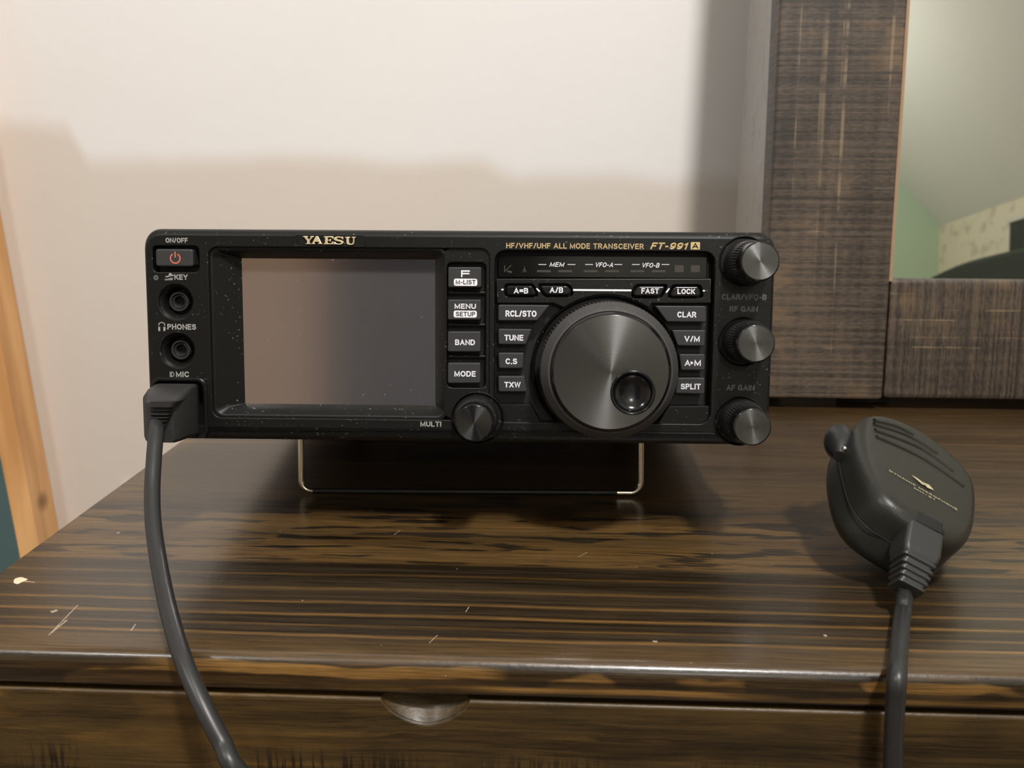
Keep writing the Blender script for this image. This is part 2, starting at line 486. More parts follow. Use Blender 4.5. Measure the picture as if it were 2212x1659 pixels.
def join(meshes):
    bm = bmesh.new()
    for me in meshes:
        bm.from_mesh(me)
    out = bpy.data.meshes.new('j'); bm.to_mesh(out); bm.free()
    return out


def _arc(cx, cy, rx, ry, a0, a1, n=12):
    return [(cx + rx * math.cos(R(a0 + (a1 - a0) * i / n)), cy + ry * math.sin(R(a0 + (a1 - a0) * i / n))) for i in range(n + 1)]


_P = [(0, 0), (0, 1), (.36, 1)] + _arc(.36, .74, .26, .26, 90, -90) + [(0, .48)]
GLYPH = {
    'A': (.8, [[(0, 0), (.4, 1), (.8, 0)], [(.15, .30), (.65, .30)]]),
    'B': (.66, [[(0, .52), (0, 1), (.38, 1)] + _arc(.38, .76, .24, .24, 90, -90) + [(0, .52), (0, 0), (.4, 0)] + _arc(.4, .26, .26, .26, -90, 90)]),
    'C': (.74, [_arc(.39, .5, .39, .5, 42, 318, 20)]),
    'D': (.72, [[(.32, 0), (0, 0), (0, 1), (.32, 1)] + _arc(.32, .5, .40, .5, 90, -90)]),
    'E': (.58, [[(.58, 1), (0, 1), (0, 0), (.58, 0)], [(0, .52), (.52, .52)]]),
    'F': (.56, [[(.56, 1), (0, 1), (0, 0)], [(0, .50), (.48, .50)]]),
    'G': (.80, [_arc(.4, .5, .4, .5, 45, 325, 20) + [(.79, .46), (.46, .46)], [(.79, .46), (.79, 0)]]),
    'H': (.70, [[(0, 0), (0, 1)], [(.7, 0), (.7, 1)], [(0, .52), (.7, .52)]]),
    'I': (0.02, [[(0.01, 0), (0.01, 1)]]),
    'K': (.70, [[(0, 0), (0, 1)], [(.66, 1), (0, .34)], [(.24, .56), (.70, 0)]]),
    'L': (.54, [[(0, 1), (0, 0), (.54, 0)]]),
    'M': (.88, [[(0, 0), (0, 1), (.44, .08), (.88, 1), (.88, 0)]]),
    'N': (.72, [[(0, 0), (0, 1), (.72, 0), (.72, 1)]]),
    'O': (.82, [_arc(.41, .5, .41, .5, 0, 360, 28)]),
    'P': (.62, [_P]), 'R': (.66, [_P, [(.34, .48), (.66, 0)]]),
    'S': (.66, [_arc(.33, .755, .30, .245, 25, 255, 12) + _arc(.33, .265, .33, .265, 80, -155, 14)]),
    'T': (.68, [[(0, 1), (.68, 1)], [(.34, 1), (.34, 0)]]),
    'U': (.70, [[(0, 1)] + _arc(.35, .33, .35, .33, 180, 360, 14) + [(.7, 1)]]),
    'V': (.76, [[(0, 1), (.38, 0), (.76, 1)]]),
    'W': (1.1, [[(0, 1), (.27, 0), (.55, 1), (.83, 0), (1.1, 1)]]),
    'X': (.72, [[(0, 1), (.72, 0)], [(0, 0), (.72, 1)]]),
    'Y': (.74, [[(0, 1), (.37, .42), (.74, 1)], [(.37, .42), (.37, 0)]]),
    '1': (.30, [[(0, .76), (.27, 1), (.27, 0)]]),
    '3': (.62, [_arc(.3, .755, .28, .245, 155, -80, 12) + _arc(.3, .265, .32, .265, 80, -155, 12)]),
    '9': (.64, [_arc(.32, .68, .32, .32, 0, 360, 18), _arc(.30, .52, .34, .52, 20, -128, 14)]),
    '-': (.34, [[(0.04, .40), (.30, .40)]]), '/': (.36, [[(0, 0), (.36, 1)]]),
    '.': (.04, [[(0, 0), (.04, 0)]]), '=': (.60, [[(0, .34), (.6, .34)], [(0, .68), (.6, .68)]]), ' ': (.12, [])}


def strokes(s, x0, x1, y0, y1, w, th=0.19, shear=0.0, gap=0.34):
    """line lettering of even stroke width fitted into a box"""
    lines, x_ = [], 0.0
    for ch_ in s:
        wd, pls_ = GLYPH[ch_]
        for pl in pls_:
            lines.append([(x_ + a + shear * b_, b_) for a, b_ in pl])
        x_ += wd + gap + 0.03
    W = max(p[0] for l in lines for p in l)
    t = th * (y1 - y0)
    fx = lambda a: x0 + t / 2 + a / max(W, .01) * (x1 - x0 - t)
    fy = lambda b_: y0 + t / 2 + b_ * (y1 - y0 - t)
    bm = bmesh.new()
    for l in lines:
        q = [Vector((fx(a), fy(b_))) for a, b_ in l]
        loop = (q[0] - q[-1]).length < 1e-7
        if not loop:
            if (q[1] - q[0]).length > 1e-9:
                q[0] = q[0] - (q[1] - q[0]).normalized() * t * .5
                q[-1] = q[-1] + (q[-1] - q[-2]).normalized() * t * .5
        Lf = []
        n_ = len(q)
        for i in range(n_):
            a = q[i - 1] if i else (q[-2] if loop else q[0])
            b_ = q[i + 1] if i < n_ - 1 else (q[1] if loop else q[-1])
            d0, d1 = (q[i] - a), (b_ - q[i])
            if d0.length < 1e-9: d0 = d1
            if d1.length < 1e-9: d1 = d0
            d0, d1 = d0.normalized(), d1.normalized()
            n0, n1 = Vector((-d0.y, d0.x)), Vector((-d1.y, d1.x))
            m_ = n0 + n1
            if m_.length < 0.4:
                m_ = n0
            m_ = m_.normalized(); k_ = min(1 / max(m_.dot(n0), .45), 2.0)
            Lf.append((bm.verts.new((*(q[i] + m_ * t / 2 * k_), w)), bm.verts.new((*(q[i] - m_ * t / 2 * k_), w))))
        for (a, b_), (c_, d_) in zip(Lf, Lf[1:]):
            f_ = bm.faces.new((b_, d_, c_, a))
    me = bpy.data.meshes.new('t'); bm.to_mesh(me); bm.free()
    return me


def tube(pts, rad, seg=20, bm=None, caps=True):
    """tube through points (Catmull-Rom smoothed)"""
    P_ = [Vector(p) for p in pts]
    rs = rad if isinstance(rad, (list, tuple)) else [rad] * len(P_)
    out, ro = [], []
    for i in range(len(P_) - 1):
        a, b, c_, d_ = P_[max(i - 1, 0)], P_[i], P_[i + 1], P_[min(i + 2, len(P_) - 1)]
        for j in range(8):
            t = j / 8
            out.append(0.5 * ((2 * b) + (c_ - a) * t + (2 * a - 5 * b + 4 * c_ - d_) * t * t + (3 * b - a - 3 * c_ + d_) * t ** 3))
            ro.append(rs[i] * (1 - t) + rs[i + 1] * t)
    out.append(P_[-1]); ro.append(rs[-1])
    own = bm is None
    bm = bm or bmesh.new()
    nrm = None; rings = []
    for i, p in enumerate(out):
        t = (out[min(i + 1, len(out) - 1)] - out[max(i - 1, 0)]).normalized()
        if nrm is None:
            nrm = t.orthogonal().normalized()
        nrm = (nrm - t * nrm.dot(t)).normalized(); bn = t.cross(nrm)
        rings.append([p + (nrm * math.cos(2 * math.pi * k / seg) + bn * math.sin(2 * math.pi * k / seg)) * ro[i] for k in range(seg)])
    loft(bm, rings, caps, caps)
    return finish(bm) if own else bm


def boxmesh(x0, x1, y0, y1, z0, z1, bev=0.0, seg=2):
    bm = bmesh.new()
    bmesh.ops.create_cube(bm, size=1)
    for q in bm.verts:
        q.co = Vector(((x0 + x1) / 2 + q.co.x * (x1 - x0), (y0 + y1) / 2 + q.co.y * (y1 - y0), (z0 + z1) / 2 + q.co.z * (z1 - z0)))
    if bev:
        bmesh.ops.bevel(bm, geom=list(bm.edges), offset=bev, segments=seg, affect='EDGES', profile=0.5)
    return finish(bm)


def poly(pts, name='p'):
    me = bpy.data.meshes.new(name); me.from_pydata([tuple(p) for p in pts], [], [list(range(len(pts)))])
    return me


# ================================================================== THE TRANSCEIVER
N = -(ray(1145, 630).normalized())
ua = Vector((0, 0, 1)).cross(N).normalized()
if ua.x < 0:
    ua = -ua
va = N.cross(ua)
RF_ = Frame(EYE + ray(991, 727) / F * 0.3165, ua, va, N)
L = RF_.L
radio = empty('radio_transceiver', RF_.m, 'black desktop radio transceiver with screen and large tuning dial, propped on dresser', 'radio')


def pxr(x0, y0, x1, y1, r, w=0.0, seg=6):
    """rounded rectangle of the front panel from its photographed edges"""
    a, b, c_, d_ = L(x0, (y0 + y1) / 2, w), L(x1, (y0 + y1) / 2, w), L((x0 + x1) / 2, y1, w), L((x0 + x1) / 2, y0, w)
    return rrect(a.x, c_.y, b.x, d_.y, r / 6.0 / 1000, seg)


def pxp(pts, w=0.0, r=3):
    q = [tuple(L(x_, y_, w).to_2d()) for x_, y_ in pts]
    return roundpoly(q, r / 6000) if r else q


def lettering(s, cx, cy, wpx, hpx, w, parent, mat='white', bold=0.2, shear=0.0, name='lettering'):
    a, b = L(cx - wpx / 2, cy, w), L(cx + wpx / 2, cy, w)
    c_, d_ = L(cx, cy + hpx / 2, w), L(cx, cy - hpx / 2, w)
    return link(name, strokes(s, a.x, b.x, c_.y, d_.y, w, bold, shear), M[mat], parent, smooth=0)


# bezel shell
X0, X1, Y0, Y1 = -0.1137, 0.1127, -0.0388, 0.0378
fo = rrect(X0 + 0.0012, Y0 + 0.0048, X1 - 0.0012, Y1 - 0.0016, 0.0062, 8)
face = plate(rrect(X0 + 0.0012, Y0 + 0.0048, X1 - 0.0012, Y1 - 0.0021, 0.0060, 8),
             [pxr(454, 535, 1057, 905, 20), pxr(1068, 542, 1540, 914, 24), pxr(330, 531, 430, 588, 9),
              pxr(331, 817, 447, 945, 16),
              [(L(380, 652).x + 0.0063 * math.cos(a / 20 * math.pi), L(380, 652).y + 0.0063 * math.sin(a / 20 * math.pi)) for a in range(40)],
              [(L(384, 757).x + 0.0063 * math.cos(a / 20 * math.pi), L(384, 757).y + 0.0063 * math.sin(a / 20 * math.pi)) for a in range(40)]],
             -0.0075, 0.0, 0.00035, 3)
bm = bmesh.new()
rg = []
for (ix, ib, it, w, r_) in ((0.0018, 0.0054, 0.0026, -0.0006, 0.0060), (0.0010, 0.0044, 0.0021, -0.00025, 0.0062), (0.0006, 0.0025, 0.0012, -0.00075, 0.0062), (0.0003, 0.0012, 0.0004, -0.0016, 0.0062),
                            (0.0, 0.0002, 0.0, -0.0028, 0.0060), (0, 0, 0, -0.004, 0.006), (0, 0, 0, -0.021, 0.006), (0.002, 0.002, 0.002, -0.021, 0.005)):
    rg.append([(p[0], p[1], w) for p in rrect(X0 + ix, Y0 + ib, X1 - ix, Y1 - it, r_, 8)])
loft(bm, rg, False, True)
shell = finish(bm)
collars = []
for cx, cy, rp in ((1607, 564, 54), (1604, 738, 54), (1597, 909, 55), (1031, 903, 59)):
    p = L(cx, cy, 0); r_ = rp / 6000
    bm = bmesh.new()
    lathe(bm, [(r_ - 0.0001, -0.006), (r_, -0.001), (r_ - 0.0001, 0.0004), (r_ - 0.0004, 0.0007), (r_ - 0.0007, 0.0004), (r_ - 0.0011, -0.0003), (r_ - 0.0014, -0.0003), (0.002, -0.0003)], p.x, p.y, 56, False, True)
    collars.append(finish(bm))
panel = link('front_panel', join([face, shell] + collars), M['case'], radio, 30)

# floor of the jack wells and sloped jack rings
for nm, cx, cy, ix, iy in (('key_jack', 380, 652, 389, 649), ('phones_jack', 384, 757, 392, 757)):
    p = L(cx, cy)
    bm = bmesh.new()
    q = 0.0063
    lathe(bm, [(q + 0.0002, -0.0008), (q - 0.0007, -0.0014), (q - 0.0016, -0.0033), (q - 0.0019, -0.0062), (0.0012, -0.0062)], p.x, p.y, 48, False, True)
    j = link(nm, finish(bm), M['case'], radio)
    pi_ = L(ix, iy, -0.0025)
    bm = bmesh.new()
    lathe(bm, [(0.0037, -0.0062), (0.0037, -0.0031), (0.0034, -0.0026), (0.0030, -0.0026), (0.0028, -0.0031), (0.0027, -0.0036), (0.0022, -0.0032), (0.0020, -0.0034), (0.0019, -0.0058)], p.x, p.y, 40, False, False)
    link('jack_sleeve', finish(bm), M['jack'], j)
    bm = bmesh.new(); lathe(bm, [(0.00195, -0.0058), (0.001, -0.0058)], p.x, p.y, 24); link('jack_hole', finish(bm), M['hole'], j)
# mic port: raised lip
bm = bmesh.new()
def rp(x0, y0, x1, y1, r_, w):
    return [(p[0], p[1], w) for p in pxr(x0, y0, x1, y1, r_)]
loft(bm, [rp(329, 815, 449, 947, 19, -0.001), rp(330, 816, 448, 946, 18, 0.0006), rp(332, 818, 446, 944, 17, 0.0009), rp(336, 822, 442, 940, 15, 0.0008),
          rp(339, 825, 439, 937, 13, -0.001), rp(341, 827, 437, 935, 12, -0.006)], False, True)
link('microphone_port', finish(bm), M['case'], radio)
# tiny pinhole
bm = bmesh.new(); p = L(337, 600); lathe(bm, [(0.0009, 0.00005), (0.0007, 0.0001), (0.0006, 0.00005)], p.x, p.y, 16, True, True)
link('reset_hole', finish(bm), M['greydark'], radio)

# power button
b = link('power_button', plate(pxr(338.5, 538, 419.5, 576, 6), [], -0.006, 0.0010, 0.0006, 3), M['gloss'], radio)
b.data.materials.clear(); b.data.materials.append(M['key'])
p = L(378.5, 558, 0.0011)
bm = bmesh.new()
for i in range(28):
    a0, a1 = R(120 + 300 * i / 28), R(120 + 300 * (i + 1) / 28)
    vv = [bm.verts.new((p.x + r_ * math.cos(a), p.y + r_ * math.sin(a), p.z)) for r_, a in ((0.00150, a0), (0.00195, a0), (0.00195, a1), (0.00150, a1))]
    bm.faces.new(vv)
vv = [bm.verts.new((p.x + dx, p.y + dy, p.z)) for dx, dy in ((-0.00022, 0.0003), (0.00022, 0.0003), (0.00022, 0.0024), (-0.00022, 0.0024))]
bm.faces.new(vv)
link('power_symbol', finish(bm), M['red'], b, 0)
# floors behind the button and port
link('recess_floor', plate(pxr(326, 526, 434, 592, 6), [], -0.0075, -0.0058, 0.0001), M['well'], radio)

# ---- screen section
bm = bmesh.new()
loft(bm, [rp(452, 533, 964, 907, 20, -0.0012), rp(458, 540, 961, 901, 18, -0.0010), rp(462, 544, 958, 897, 16, -0.0014), rp(480, 551, 946, 886, 8, -0.0040),
          rp(511, 557, 936, 880, 2, -0.0072), rp(513, 559, 934, 878, 1, -0.0078)], False, False)
link('screen_bezel', finish(bm), M['case'], radio, 50)
link('touch_screen', plate(pxr(505, 551, 942, 886, 2, -0.0078), [], -0.0092, -0.0074, 0.0001), M['screen'], radio)
link('key_column_plate', plate(pxr(958, 534, 1058, 906, 18), [pxr(965, 567, 1049, 838, 11)], -0.005, -0.0010, 0.0004, 3), M['case'], radio)
link('key_column_floor', plate(pxr(952, 536, 1058, 905, 6), [], -0.0085, -0.0062, 0.0001), M['well'], radio)
for yy in (632, 702, 771):
    link('key_divider', plate(pxr(966, yy - 3.5, 1049, yy + 4, 1), [], -0.0062, -0.0022, 0.0005), M['case'], radio)


def lab(x0, y0, x1, y1, w):
    return plate(pxr(x0, y0, x1, y1, 4, w), [], w - 0.00005, w, 0.00001, 0)


def key(name, pts, w0, w1, texts, bev=0.0004, rnd=4, mat='key'):
    pl = pxp(pts, w1, rnd)
    k_ = link(name, plate(pl, [], w0, w1, bev, 3), M[mat], radio)
    for t in texts:
        lettering(t[0], t[1], t[2], t[3], t[4], w1 + 0.00006, k_, **(t[5] if len(t) > 5 else {}))
    return k_


def rect(x0, y0, x1, y1):
    return [(x0, y0), (x1, y0), (x1, y1), (x0, y1)]


wk = -0.0002
k = key('function_key', rect(968, 577, 1040, 621), -0.0062, wk, [('M-LIST', 1006, 609.5, 43, 10, dict(mat='key'))])
k.children[0].location.z = 0.00008
link('label_patch', lab(980.5, 602, 1031, 617.5, wk + 0.00012), M['white'], k, 0)
p0_, p1_ = L(996, 598.5, wk + 0.0001), L(1015, 584, wk + 0.0001)
bm = bmesh.new()
def quad(bm, x0, y0, x1, y1, w):
    a, b_ = L(x0, y1, w), L(x1, y0, w)
    bm.faces.new([bm.verts.new(q) for q in ((a.x, a.y, w), (b_.x, a.y, w), (b_.x, b_.y, w), (a.x, b_.y, w))])
for q in ((996, 584, 999, 598.5), (999, 584, 1015, 587), (999, 589.5, 1014, 592.5)):
    quad(bm, *q, wk + 0.0001)
link('lettering', finish(bm), M['white'], k, 0)
k = key('menu_key', rect(967, 647, 1039, 691), -0.0062, wk, [('MENU', 1005, 661.5, 46, 11), ('SETUP', 1005.5, 678.5, 42, 10, dict(mat='key'))])
k.children[1].location.z = 0.00008
link('label_patch', lab(980, 671, 1030, 686, wk + 0.00012), M['white'], k, 0)
key('band_key', rect(967, 716, 1038.5, 760), -0.0062, wk, [('BAND', 1004.5, 739.5, 43, 12)])
key('mode_key', rect(967, 784, 1038, 828), -0.0062, wk, [('MODE', 1004.5, 807.5, 46, 12)])

# ---- tuning section
link('section_floor', plate(pxr(1062, 537, 1546, 919, 10), [], -0.0090, -0.0066, 0.0001), M['well'], radio)
win = link('status_window', plate(pxr(1076, 553, 1527, 600, 4, -0.002), [], -0.0066, -0.0022, 0.0002), M['acryl'], radio)
CX, CY = 1309, 797
dc = L(CX, CY, 0); RW = 160 / 6000


def arc(a0, a1, r_=RW, n=24):
    return [(dc.x + r_ * math.cos(R(a0 + (a1 - a0) * i / n)), dc.y + r_ * math.sin(R(a0 + (a1 - a0) * i / n))) for i in range(n + 1)]


def P2(x_, y_, w=-0.002):
    return tuple(L(x_, y_, w).to_2d())


top = [P2(1073, 602), P2(1536, 602), P2(1536, 655)]
ya = P2(0, 655)[1] - dc.y
aa = math.degrees(math.asin(ya / RW))
top += [P2(1408, 655)] + arc(aa, 180 - aa) + [P2(1196, 655), P2(1073, 655)]
keyseats = [pxp([(1090, 613), (1153, 613), (1164, 641), (1090, 641)], -0.002, 8), pxp([(1161, 613), (1229, 613), (1239, 628), (1236, 641), (1174, 641)], -0.002, 8),
            pxp([(1372, 614.5), (1444, 614.5), (1430, 644), (1365, 644), (1364, 634)], -0.002, 8), pxp([(1452, 615), (1515, 615), (1520, 644), (1441, 644)], -0.002, 8)]
low_l = [P2(1074, 873), P2(1146, 873), P2(1166, 906), P2(1170, 916), P2(1074, 916)]
low_r = [P2(1446, 877), P2(1536, 877), P2(1536, 916), P2(1420, 916)]
pls = [plate(top, keyseats, -0.0066, -0.0020, 0.0003, 2), plate(low_l, [], -0.0066, -0.0020, 0.0004, 2), plate(low_r, [], -0.0066, -0.0020, 0.0004, 2)]
bm = bmesh.new()
lathe(bm, [(RW + 0.0002, -0.0066), (RW + 0.0001, -0.0026), (RW - 0.0002, -0.0020), (RW - 0.0005, -0.0022), (RW - 0.0012, -0.0050), (RW - 0.0012, -0.0066)], dc.x, dc.y, 96, False, False)
pls.append(finish(bm))
sect = link('tuning_section_plate', join(pls), M['case'], radio, 30)
bm = bmesh.new()
for q in ((1238, 625.3, 1364, 628.3), (1083, 624, 1088, 627), (1518, 626.5, 1523, 629.5)):
    quad(bm, *q, -0.0019)
def slant(bm, x0, y0, x1, y1, wd, w):
    a, b_ = L(x0, y0, w), L(x1, y1, w); d_ = (b_ - a).normalized(); s = Vector((-d_.y, d_.x, 0)) * wd / 12000
    bm.faces.new([bm.verts.new(q) for q in (a + s, b_ + s, b_ - s, a - s)])
slant(bm, 1159, 623, 1166, 630, 3, -0.0019); slant(bm, 1446, 623, 1439, 632, 3, -0.0019)
link('white_line', finish(bm), M['white'], sect, 0)
# outlines that trim the four small keys
wi = -0.00205
# status window prints
bm = bmesh.new()
for x0_, x1_ in ((1163, 1180), (1226, 1243), (1264, 1281), (1327, 1344), (1365, 1382), (1429, 1446)):
    quad(bm, x0_, 570.4, x1_, 572.2, wi)
link('white_line', finish(bm), M['white_dim'], win, 0)
lettering('MEM', 1203.5, 571.3, 33, 9.5, wi, win, 'white', 0.16, 0.28)
lettering('VFO-A', 1304.5, 572, 39, 10, wi, win, 'white', 0.16, 0.28)
lettering('VFO-B', 1405.5, 573, 39, 10, wi, win, 'white', 0.16, 0.28)
for x0_ in (1160, 1206, 1261, 1307, 1362, 1408):
    bm = bmesh.new(); quad(bm, x0_, 583.5, x0_ + 30, 588, wi); link('indicator_bar', finish(bm), M['dim'], win, 0)
for s, x_ in (('HI', 1467), ('ST', 1502)):
    bm = bmesh.new()
    quad(bm, x_ - 10, 573, x_ + 10, 588, wi); link('indicator_square', finish(bm), M['dim'], win, 0)
bm = bmesh.new()
slant(bm, 1089, 588, 1104, 573, 2, wi); slant(bm, 1090, 573, 1090, 588, 2, wi); slant(bm, 1096, 586, 1106, 588, 4, wi)
slant(bm, 1133, 588, 1133, 575, 2, wi); slant(bm, 1129, 588, 1133, 578, 1.5, wi); slant(bm, 1137, 588, 1133, 578, 1.5, wi)
link('indicator_icons', finish(bm), M['dim'], win, 0)
win.data.materials[0] = M['acryl']
# small keys
ws = -0.0009
key('swap_key', [(1095, 617), (1150, 617), (1159, 637.5), (1095, 637.5)], -0.006, ws, [('A=B', 1125.5, 628, 31, 12)], rnd=6, mat='gloss', bev=0.0006)
key('vfo_key', [(1166, 617), (1226, 617), (1234.5, 628), (1231, 637.5), (1178, 637.5)], -0.006, ws, [('A/B', 1202, 626.5, 29, 12)], rnd=6, mat='gloss', bev=0.0006)
key('fast_key', [(1377, 618.5), (1438, 618.5), (1427, 640), (1370, 640), (1369, 632)], -0.006, ws, [('FAST', 1404.5, 628.5, 38, 11.5)], rnd=6, mat='gloss', bev=0.0006)
key('lock_key', [(1456, 619), (1511, 619), (1515, 640), (1447, 640)], -0.006, ws, [('LOCK', 1482.5, 629.5, 38, 11.5)], rnd=6, mat='gloss', bev=0.0006)
# side keys
wt = -0.0002
key('recall_key', [(1076, 658), (1188, 659), (1161, 693), (1076, 693)], -0.0066, wt, [('RCL/STO', 1125.5, 677.5, 67, 13.5)])
key('tune_key', [(1076, 710), (1149, 711), (1137, 744.5), (1077, 744)], -0.0066, wt, [('TUNE', 1110, 729.5, 41, 12.5)])
key('squelch_key', [(1076, 762), (1132, 762), (1130, 796), (1078, 796)], -0.0066, wt, [('C.S', 1104.5, 780.5, 25, 12.5)])
key('transmit_watch_key', [(1076, 812.5), (1133, 812.5), (1139, 846.5), (1077, 846.5)], -0.0066, wt, [('TXW', 1107, 831, 35, 12)])
key('clarifier_key', [(1415, 660.5), (1526, 661), (1526, 696), (1441, 695.5)], -0.0066, wt, [('CLAR', 1483.5, 679.5, 41, 12.5)])
key('memory_key', [(1451.5, 713), (1524.5, 713), (1523, 748), (1464, 747)], -0.0066, wt, [('V/M', 1495, 732, 33, 12.5)])
key('memory_write_key', [(1467, 765), (1523.5, 765), (1523, 800), (1471, 800)], -0.0066, wt, [('A', 1485, 784, 12, 12.5), ('M', 1507, 784, 14, 12.5)])
kk = bpy.data.objects['memory_write_key']
bm = bmesh.new(); a = [L(*q, wt + 0.0001) for q in ((1492, 780), (1498.5, 784), (1492, 788))]; bm.faces.new([bm.verts.new(q) for q in a]); link('arrow_mark', finish(bm), M['white'], kk, 0)
key('split_key', [(1464, 816), (1523, 816), (1522, 851.5), (1459, 850)], -0.0066, wt, [('SPLIT', 1492, 835, 43, 12.5)])

# ---- panel lettering
wp = 0.00006
lettering('ON/OFF', 381.5, 519, 48, 10.5, wp, panel, 'grey')
lettering('KEY', 391, 598.5, 29, 11.5, wp, panel, 'grey')
lettering('PHONES', 392.5, 706, 62, 12, wp, panel, 'grey')
lettering('MIC', 394, 808.5, 28, 12, wp, panel, 'grey')
lettering('MULTI', 930.5, 916, 45, 11, wp, panel, 'grey')
lettering('HF/VHF/UHF ALL MODE TRANSCEIVER', 1242, 531.3, 297, 11.5, wp, panel, 'goldprint', 0.17)
lettering('FT-991', 1446, 531.3, 82, 14.5, wp, panel, 'goldprint', 0.21, 0.3)
lettering('CLAR/VFO-B', 1607.5, 641.5, 97, 12, wp, panel, 'greydark')
lettering('RF GAIN', 1606.5, 667.5, 61, 12, wp, panel, 'greydark')
lettering('AF GAIN', 1599.5, 837.5, 61, 12, wp, panel, 'greydark')
s = link('model_letter_patch', plate(pxr(1492, 523, 1512, 539, 1.5), [], 0.00001, 0.00006, 0.00001, 0), M['goldprint'], panel, 0)
lettering('A', 1502, 531, 13, 12, 0.0001, panel, 'case', 0.19)
# key, headphone and microphone symbols
bm = bmesh.new()
for q in ((356, 604, 373, 601, 2), (358, 598, 375, 594.5, 2.5), (356, 604, 373, 604, 2)):
    slant(bm, *q, wp)
p = L(368, 593.5, wp)
lathe(bm, [(0.0006, wp), (0.0001, wp)], p.x, p.y, 14)
slant(bm, 356, 604, 372, 603.6, 3, wp)
link('key_symbol', finish(bm), M['grey'], panel, 0)
bm = bmesh.new()
p = L(349.5, 703.5, wp)
pr_ = [(p.x + 0.00125 * math.cos(R(a)), p.y + 0.0010 * math.sin(R(a)) + 0.0003, wp) for a in range(-20, 201, 10)]
for i in range(len(pr_) - 1):
    a, b_ = Vector(pr_[i]), Vector(pr_[i + 1]); c_ = Vector((p.x, p.y, wp))
    bm.faces.new([bm.verts.new(q) for q in (a, b_, c_ + (b_ - c_) * 0.78, c_ + (a - c_) * 0.78)])
slant(bm, 344, 706, 344, 715, 4, wp); slant(bm, 355, 706, 355, 715, 4, wp)
link('headphone_symbol', finish(bm), M['grey'], panel, 0)
bm = bmesh.new()
p = L(371, 808.5, wp)
pr_ = [(p.x + 0.0009 * math.cos(R(a)), p.y + 0.00100 * math.sin(R(a)), wp) for a in range(-90, 91, 12)]
for i in range(len(pr_) - 1):
    a, b_ = Vector(pr_[i]), Vector(pr_[i + 1]); c_ = Vector((p.x, p.y, wp))
    bm.faces.new([bm.verts.new(q) for q in (a, b_, c_ + (b_ - c_) * 0.76, c_ + (a - c_) * 0.76)])
for dx in (-3.4, -0.6):
    for dy in (-4.5, -1.5, 1.5, 4.5):
        slant(bm, 371 + dx - 1, 808.5 + dy, 371 + dx + 1.2, 808.5 + dy, 2, wp)
link('microphone_symbol', finish(bm), M['grey'], panel, 0)

# maker's badge: recessed pill with raised gold letters
bd = link('badge', plate(pxr(637.5, 509, 788, 531, 5), [], -0.0002, 0.00012, 0.0001, 2), M['case'], radio)
bm = bmesh.new()
loft(bm, [rp(636, 507.5, 789.5, 532.5, 6, 0.00002), rp(636.6, 508, 788.9, 532, 6, 0.00025), rp(638, 509.5, 787.5, 530.5, 5, 0.00002)], False, False)
link('badge_rim', finish(bm), M['well'], bd)


def gl(polys, x0, x1, y0=510.5, y1=527.5, holes=()):
    out = []
    for pl in polys:
        q = []
        for a, b_ in pl:
            q.append(tuple(L(x0 + a * (x1 - x0), y1 + b_ * (y0 - y1), 0).to_2d()))
        out.append(plate(q, [], 0.0001, 0.0007, 0.00012, 2))
    return out


GY = [[(0, 1), (.45, 1), (.45, .9), (.36, .9), (.55, .55), (.74, .9), (.66, .9), (.66, 1), (1, 1), (1, .9), (.9, .88), (.62, .42), (.62, .1), (.74, .1), (.74, 0), (.25, 0), (.25, .1), (.38, .1), (.38, .42), (.1, .9), (0, .9)]]
GA = [[(.40, 1), (.60, 1), (.92, .12), (1, .1), (1, 0), (.60, 0), (.60, .1), (.68, .12), (.62, .28), (.30, .28), (.24, .12), (.33, .1), (.33, 0), (0, 0), (0, .1), (.08, .12)], ]
GE = [[(.02, 1), (1, 1), (.98, .68), (.9, .68), (.8, .88), (.42, .88), (.42, .57), (.6, .57), (.66, .68), (.74, .68), (.74, .34), (.66, .34), (.6, .46), (.42, .46), (.42, .12), (.78, .12), (.9, .36), (.99, .36), (1, 0), (0, 0), (0, .1), (.14, .12), (.14, .88), (.02, .9)]]
GS = [[(.95, .95), (.95, .66), (.86, .66), (.72, .86), (.45, .89), (.30, .78), (.36, .66), (.75, .56), (.97, .40), (.97, .20), (.80, .03), (.50, -.02), (.20, .04), (.12, .0), (.04, .0), (.04, .34), (.14, .34), (.28, .14), (.50, .09), (.70, .14), (.73, .26), (.62, .36), (.22, .47), (.04, .62), (.04, .82), (.22, .98), (.50, 1.02), (.74, .96), (.86, 1)]]
GU = [[(0, 1), (.48, 1), (.48, .9), (.37, .88), (.37, .30), (.45, .14), (.62, .12), (.74, .24), (.76, .88), (.64, .9), (.64, 1), (1, 1), (1, .9), (.89, .88), (.87, .22), (.76, .02), (.5, -.03), (.24, .02), (.13, .24), (.12, .88), (0, .9)]]
ms = gl(GY, 655, 679) + gl(GA, 674, 697) + gl(GE, 700, 721, 511, 528) + gl(GS, 721, 743.5, 511.5, 528.5) + gl(GU, 746, 769, 512, 529)
lg = link('logo_letters', join(ms), M['gold'], bd, 30)

# ---- knobs


